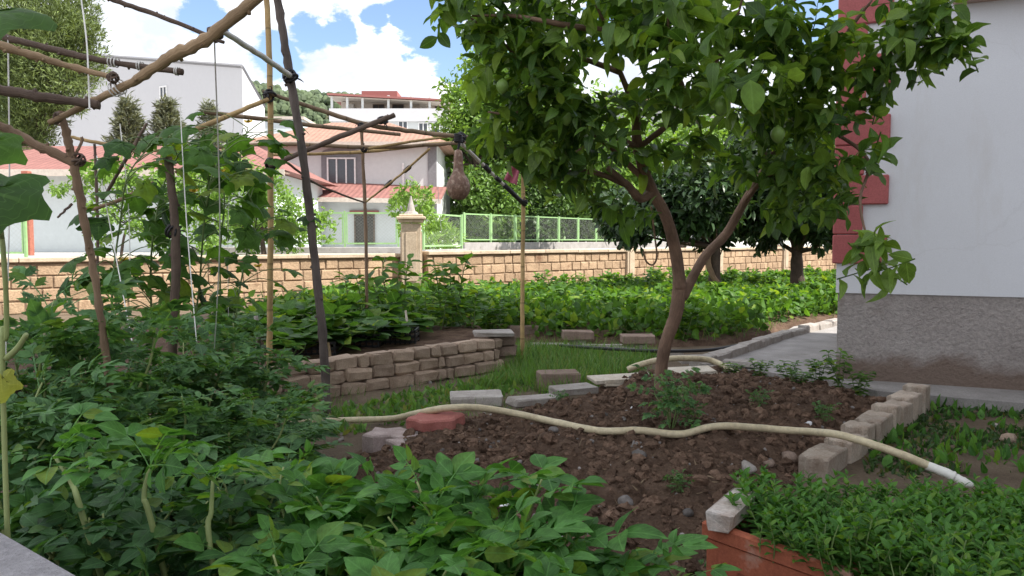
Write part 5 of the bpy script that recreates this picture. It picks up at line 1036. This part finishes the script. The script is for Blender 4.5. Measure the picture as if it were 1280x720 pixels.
# --- cucumber vines on the strings
G4 = 'cucumber vines climbing the trellis strings'
def cuc_vine(label, path, Y, nleaf, size, spreadpx, flowers=1, fruit=0, group=G4, z0=None):
    P = [at(px, py, Y+rng.uniform(-.15, .15)) for px, py in path]; b0 = np.array([P[0][0], P[0][1], gz(P[0][0], P[0][1])]); r = empty('cucumber_vine', tuple(b0)); tag(r, label, 'cucumber vine', group)
    Q = spline([b0-b0]+[p-b0 for p in P], 10); sm = MB(); sm.tube(Q, [.006, .005, .003], 6, jit=.05); lm = MB(); pos = []; ax = []; nor = []; sc = []
    i0 = int(len(Q)*.18)
    for i in range(nleaf):
        p = Q[rng.integers(i0, len(Q))]; a = rng.uniform(0, 6.28); L = rng.uniform(.4, 1)*spreadpx*Y/FOC; d = np.array([math.cos(a)*1.0, math.sin(a)*.8, rng.uniform(-.05, .5)]); e = p+d*L
        sm.tube(spline([p, (p+e)/2+[0, 0, .03], e], 4), [.0035, .0028, .002], 5, caps=False)
        out = np.array([d[0], d[1], 0])*.9+np.array([0, 0, -.35])+rng.normal(0, .25, 3); pos.append(e); ax.append(out); nor.append(np.array([0, -.2, 1.])+.25*d+rng.normal(0, .25, 3)); sc.append(size*rng.uniform(.6, 1.2))
    pick(lm, CUCUM, np.array(pos), np.array(ax), np.array(nor), np.array(sc)); sm.build('stem', M['stem'], r, True); lm.build('foliage', M['cuc_leaf'], r, True)
    for i in range(flowers):
        p = Q[rng.integers(len(Q)//3, len(Q))]+rng.normal(0, .04, 3); f = MB(); th = np.linspace(0, 6.28, 6)[:-1]; ax_ = np.column_stack([np.cos(th), np.sin(th)*.8-.3, np.full(5, .35)]); pick(f, [ovate(.75, 3, .1, -.2)], np.tile(p, (5, 1)), ax_, np.tile([0, -.6, .8], (5, 1)), np.full(5, .034)); f.build('flower', M['flower'], r)
    for i in range(fruit):
        p = Q[rng.integers(len(Q)//3, 2*len(Q)//3)]+rng.normal(0, .03, 3); MB().tube(spline([p, p+[.012, -.01, -.06], p+[.045, -.01, -.11], p+[.10, -.01, -.10]], 5), [.004, .014, .017, .016, .006], 9, jit=.05).build('cucumber', M['cucumber'], r, True)
cuc_vine('cucumber vine climbing beside the leaning branch post', [(140, 400), (142, 340), (150, 280), (160, 220), (190, 180)], 4.2, 40, .165, 62, 1, 0)
cuc_vine('cucumber vine with a curled fruit just left of the dark reddish post', [(190, 410), (188, 350), (192, 290), (205, 230), (225, 190)], 4.2, 42, .165, 62, 1, 1)
cuc_vine('cucumber vine rising behind the plumb white string', [(245, 410), (250, 350), (255, 280), (265, 220), (285, 180)], 4.4, 48, .17, 66, 2, 1)
cuc_vine('cucumber vine reaching to the bamboo cane with a yellow flower', [(295, 410), (300, 360), (310, 310), (320, 270), (300, 210), (310, 160)], 4.8, 46, .17, 62, 2, 0)
cuc_vine('cucumber vine spreading over the slanted bamboo rails', [(275, 330), (280, 240), (260, 180), (230, 175), (210, 170)], 4.9, 20, .21, 40, 1, 0)
# near vine at the left edge
nv = empty('near_cucumber_vine', (*at(4, 640, .95)[:2], 0)); nb = np.array(nv.location); tag(nv, 'close cucumber vine with huge leaves and one yellowed leaf at the left edge', 'cucumber vine')
sp_ = [np.array([0, 0, 0.])]+[at(*p)-nb for p in ((4, 500, .95), (8, 420, .95), (6, 340, .93), (-4, 250, .92), (-30, 120, .9), (-30, 20, .9))]
sm = MB(); sm.tube(spline(sp_, 8), [.0032, .003, .003, .003], 8, jit=.04)
lm = MB()
for (px, py, Y, sz, ax, nor) in ((-34, 14, .86, .098, (.95, -.1, -.02), (.1, -.55, .85)), (-34, 232, .82, .092, (.95, -.15, -.25), (.1, -.8, .55)), (-30, 170, .90, .062, (.8, .1, -.35), (-.1, -.7, .6)), (-24, 222, .84, .06, (.5, -.2, -.85), (.2, -.9, .3))):
    p = at(px, py, Y)-nb; lm.inst(CUCUM[1], [p], np.array([ax], float), np.array([nor], float), sz); q = min(spline(sp_, 8), key=lambda s_: abs(s_[2]-p[2]+.05)); sm.tube(spline([q, (q+p)/2+[0, 0, .02], p], 4), .003, 6)
q = at(8, 448, .95)-nb; sm.tube(spline([q, at(22, 435, .94)-nb, at(33, 418, .93)-nb], 4), [.004, .003], 6)
sm.build('stem', M['stem_pale'], nv, True); lm.build('foliage', M['cuc_leaf'], nv, True); yl = MB(); yl.inst(CUCUM[2], [at(0, 462, .93)-nb], np.array([[.1, -.1, -1.]]), np.array([[.5, -.9, .2]]), .045); yl.build('yellowed_leaf', M['yellow_leaf'], nv, True)['label'] = 'yellowed leaf'
# --- mint
def mint_clump(seed, h, n, sp_):
    g = np.random.default_rng(seed); sm, lm = MB(), MB(); pos = []; ax = []; nor = []; sc = []
    for k in range(n):
        a, r_ = g.uniform(0, 6.28), sp_*math.sqrt(g.random()); b0 = np.array([math.cos(a)*r_, math.sin(a)*r_, 0]); e = b0*1.35+np.array([*g.normal(0, .03, 2), h*g.uniform(.65, 1.05)]); P = spline([b0, (b0+e)/2+[*g.normal(0, .012, 2), 0], e], 4); sm.tube(P, [.003, .002, .0015], 4, caps=False)
        m_ = 8; rot = g.uniform(0, 6.28)
        for i in range(m_):
            t_ = .22+.78*i/(m_-1); p = b0*(1-t_)+e*t_
            for j in (0, 1):
                b_ = rot+(i % 2)*1.57+j*3.14+g.normal(0, .25); el = .2+.75*t_*t_; pos.append(p); ax.append((math.cos(b_)*math.cos(el), math.sin(b_)*math.cos(el), math.sin(el))); nor.append((g.normal(0, .2), g.normal(0, .2), 1.)); sc.append((.037 if i < m_-1 else .025)*g.uniform(.75, 1.2))
    pick(lm, MINT, np.array(pos), np.array(ax), np.array(nor), np.array(sc)); return sm, lm
G5 = 'mint plants filling the planters'; ML = 'small-leaved green mint plant in the dense bed round the terracotta planters'
mint = Kind(*[proto('mint_plant', ML, 'mint plant', G5, *mint_clump(100+i, .145, 24, .10), 'stem', 'mint_leaf') for i in range(4)])
MP = [tuple(pa+d*.13), tuple(pb), (1.15, 1.45), (2.0, 1.5), (2.0, 2.3), (1.5, 2.5), (1.05, 2.58), (.88, 2.56)]
pa2 = pa; cnt = 0; pts_ = []
for _ in range(4000):
    x, y = rng.uniform(.58, 2.3), rng.uniform(1.5, 3.0)
    if not inpoly(np.array(x), np.array(y), MP) or edge_dist(np.array(x), np.array(y), MP) < .045: continue
    if any((x-a_)**2+(y-b_)**2 < .0105 for a_, b_ in pts_): continue
    pts_.append((x, y))
for x, y in pts_:
    f = np.clip(((np.array([x, y])-pa)@n_)/.3, 0, 1); mint.put(x, y, .19 if f < .85 else .17, rng.uniform(.85, 1.2))
o = MB().prism(MP[::-1] if False else MP, -.05, .12).build('mint_bed_soil', M['soil']); structure(o)
# --- beans and peppers in the back bed
G6 = 'low leafy plants of the back vegetable bed'; BL = 'low leafy green plant in the crowded back vegetable bed before the wall'
bean = Kind(*[proto('bean_plant', BL, 'bean plant', G6, *bushy(130+i, .40, 6, 11, BEAN, .115, .19, stemr=.005, start=.1, el=(-.1, .8)), 'stem', 'bed_leaf') for i in range(5)])
pts_ = []
for _ in range(60000):
    x, y = rng.uniform(-3.2, 9), rng.uniform(8, 20)
    if len(pts_) > 290: break
    if not inpoly(np.array(x), np.array(y), BED) or edge_dist(np.array(x), np.array(y), BED) < .12: continue
    sp2 = .15 if y < 11 else .26
    if any((x-a_)**2+(y-b_)**2 < sp2 for a_, b_ in pts_): continue
    if y > 13.2 and x > 2.5 and rng.random() < .35: continue
    pts_.append((x, y))
for x, y in pts_: bean.put(x, y, .06, rng.uniform(.55, 1.15))
# --- large-leaved aubergines on the raised bed, tall peppers behind
G7 = 'aubergine plants on the raised bed'
aub = Kind(*[proto('aubergine_plant', '', 'aubergine plant', G7, *bushy(150+i, .42, 5, 9, [ovate(.72, 5, .08, .3, .4, .02, 31), ovate(.66, 5, .1, .2, .42, .025, 32)], .21, .18, stemr=.008, start=.3, el=(-.1, .9)), 'stem', 'cuc_leaf') for i in range(3)])
for px, py, Y, lab in ((345, 402, 6.6, 'aubergine plant at the foot of the bamboo cane'), (375, 385, 7.0, 'aubergine plant between bamboo cane and grey post'), (398, 395, 6.4, 'aubergine plant directly behind the grey post'), (430, 378, 7.2, 'aubergine plant with large leaves right of the grey post'), (462, 392, 7.0, 'aubergine plant above the middle black crate'), (480, 380, 7.5, 'aubergine plant at the thin brown pole'), (362, 430, 6.0, 'small aubergine plant at the raised bed front'), (515, 402, 7.3, 'aubergine plant behind the pale wooden stake'), (320, 390, 7.2, 'aubergine plant left of the bamboo cane'), (300, 400, 6.5, 'aubergine plant among the tomato tips'), (285, 380, 7.6, 'aubergine plant before the sunny earth'), (420, 412, 6.3, 'aubergine plant leaning over the crate by the grey post'), (462, 415, 6.6, 'aubergine plant hanging over the middle crate front'), (490, 408, 6.8, 'small aubergine plant touching the pale wooden stake')):
    p = at(px, py, Y); zb = .2 if inpoly(np.array(p[0]), np.array(Y), RAISED) else .02; h = p[2]-zb; aub.put(p[0], Y, zb, (1.0, 1.0, max(h/.38, .5)), lab)
G8 = 'taller pepper plants behind the raised bed'
pep = Kind(*[proto('pepper_plant', '', 'pepper plant', G8, *bushy(170+i, .75, 4, 22, SMALL+BEAN[:1], .14, .20, stemr=.007, start=.2, el=(-.3, .6)), 'stem', 'bed_leaf') for i in range(2)])
for px, py, Y, lab in ((490, 335, 8.0, 'tall pepper plant left of the pillar'), (560, 328, 8.3, 'tallest pepper plant right of the pillar against the wall'), (535, 372, 7.8, 'pepper plant below the pillar'), (585, 372, 8.0, 'pepper plant behind the stacked wall end'), (455, 355, 8.5, 'slim pepper plant at the thin brown pole'), (610, 385, 8.6, 'low pepper plant above the white slab')):
    put_px(pep, px, py-12, Y, .72, lab, G8, 1.25)
G9 = 'small pepper seedlings at the back of the soil bed'
for px, py, Y, lab in ((915, 452, 5.7, 'small pepper seedling left of the gap before the path'), (950, 448, 5.65, 'small pepper seedling in the middle of the row behind the trunk'), (985, 452, 5.45, 'small pepper seedling before the path'), (1022, 445, 5.4, 'bushier pepper seedling near the house base'), (1050, 438, 5.35, 'tallest pepper seedling against the house base'), (1075, 460, 5.3, 'pepper seedling nearest the upright edging'), (1000, 462, 5.2, 'low pepper seedling in front of its row')):
    put_px(pep, px, py, Y, .75, lab, G9, .6)
# --- single weeds
weed = Kind(proto('tomato_seedling', 'feathery weed growing against the foot of the lemon trunk', 'weed', None, *bushy(190, .26, 6, 6, TOMATO, .16, .12, stemr=.004, start=.2), 'stem', 'tomato_leaf'))
p = onz(838, 540, .12); weed.put(p[0], p[1], gz(p[0], p[1]), 1.0)
for px, py, s_, lab in ((948, 520, .35, 'small feathery weed right of the trunk behind the hose'), (1030, 525, .38, 'small weed behind the hose near the upright edging'), (862, 548, .4, 'low weed hiding the dip of the hose'), (848, 620, .3, 'tiny weed in the lower dug soil'), (902, 708, .35, 'small weed at the corner of the terracotta planter'), (700, 508, .3, 'small weed beside the pale edging slab')):
    p = onz(px, py, .08); z = gz(p[0], p[1]); weed.put(p[0], p[1], z, s_, lab)
# --- grass and ground weeds, far too many to count
def grassy(name, n, region, m, label, hmin, hmax, tm, hf=None, ax_up=1.2, cat='grass'):
    x = rng.uniform(region[0], region[1], n*4); y = rng.uniform(region[2], region[3], n*4); k = region[4](x, y); x, y = x[k][:n], y[k][:n]; z = np.maximum(ground_h(x, y), soil_h(x, y)) if hf is None else hf(x, y); N = len(x)
    mb = MB(); pick(mb, tm, np.column_stack([x, y, z-.005]), nrm(rdir(N)*.6+np.array([0, 0, ax_up])), rdir(N, .2), rng.uniform(hmin, hmax, N)); o = mb.build(name, M[m]); return tag(o, label, cat, kind='stuff')
GR = [tuple(onz(*p)[:2]) for p in ((590, 492), (640, 462), (640, 438), (700, 437), (830, 446), (775, 478), (690, 500), (650, 482))]
BL_ = [blade(.05, .5), blade(.04, .9), blade(.06, .25)]
grassy('grass', 9000, (-1, 2, 5.0, 9.0, lambda x, y: inpoly(x, y, GR)&(fbm(x*2.2, y*2.2, 3) > -.22)), 'grass', 'bright green grass between the stacked wall and the soil bed', .05, .17, BL_)
grassy('short_grass', 9500, (-5.5, 1.2, 3.6, 9.5, lambda x, y: ~inpoly(x, y, SOIL)&~inpoly(x, y, RAISED)&(fbm(x*1.3+9, y*1.3, 4) > -.06)&~inpoly(x, y, BED)), 'grass', 'thin patchy grass on the trodden earth', .03, .09, BL_)
PW = [tuple(onz(*p)[:2]) for p in ((380, 525), (480, 500), (600, 478), (650, 462), (660, 490), (560, 510), (500, 535), (400, 545))]
grassy('path_weeds', 3800, (-2.2, .4, 4.0, 6.8, lambda x, y: inpoly(x, y, PW)&(fbm(x*2.8+5, y*2.8, 3) > -.08)&~inpoly(x, y, SOIL)), 'grass', 'low grass and clover on the trodden earth in front of the stacked wall', .03, .085, BL_+SMALL, ax_up=.7)
RW = [tuple(onz(*p)[:2]) for p in ((1060, 610), (1120, 530), (1165, 495), (1290, 505), (1400, 560), (1400, 720), (1180, 640))]
grassy('ground_weeds', 11000, (.8, 4.5, 2.2, 5.6, lambda x, y: inpoly(x, y, RW)&(fbm(x*2.6, y*2.6, 3) > -.06)), 'weed_leaf', 'low dark weeds covering the strip between mint and house', .018, .05, MINT, ax_up=.25, cat='weeds')
grassy('ground_weeds', 900, (.8, 4.5, 2.2, 5.6, lambda x, y: inpoly(x, y, RW)&(fbm(x*2.6+3, y*2.6, 3) > -.05)), 'mint_leaf', 'brighter taller weeds in the strip beside the upright edging', .03, .10, MINT+[blade(.1, .5)], ax_up=.9, cat='weeds')
grassy('bed_foliage', 11500, (-3.2, 7, 8.0, 13.5, lambda x, y: inpoly(x, y, BED)&(edge_dist(x, y, BED) > .06)), 'bed_leaf', 'continuous low leafy carpet between the plants of the back bed', .07, .13, BEAN, hf=lambda x, y: bed_h(x, y)+.02+.22*np.random.default_rng(5).random(x.shape)**1.3, ax_up=.35, cat='foliage')
grassy('bed_weeds', 5000, (-3, 9.8, 8.2, 24, lambda x, y: inpoly(x, y, BED)&(y > 12)), 'bed_leaf', 'sunny low weeds at the foot of the garden wall under the citrus trees', .06, .20, BEAN+[blade(.12, .4)], hf=lambda x, y: bed_h(x, y), ax_up=.5, cat='weeds')
grassy('bed_edge_grass', 2600, (-.4, 7.0, 7.8, 15, lambda x, y: inpoly(x, y, BED)&(edge_dist(x, y, BED) < .35)), 'grass', 'grass tufts spilling over the front edging of the vegetable bed', .05, .16, BL_, hf=lambda x, y: bed_h(x, y))
grassy('dry_litter', 2200, (-1, 2.6, 1.6, 6.3, ins), 'stem_dry', 'dry stalk bits and leaf litter on the dug soil', .015, .05, [blade(.09, .2), blade(.2, .4, 3)], ax_up=.0, cat='litter')

# ================================================================== RENDER SETTINGS
scene.render.engine = 'CYCLES'; cy = scene.cycles; cy.use_denoising = True; cy.max_bounces = 7; cy.diffuse_bounces = 4; cy.glossy_bounces = 2; cy.transmission_bounces = 4; cy.transparent_max_bounces = 8; cy.caustics_reflective = False; cy.caustics_refractive = False; cy.sample_clamp_indirect = 6
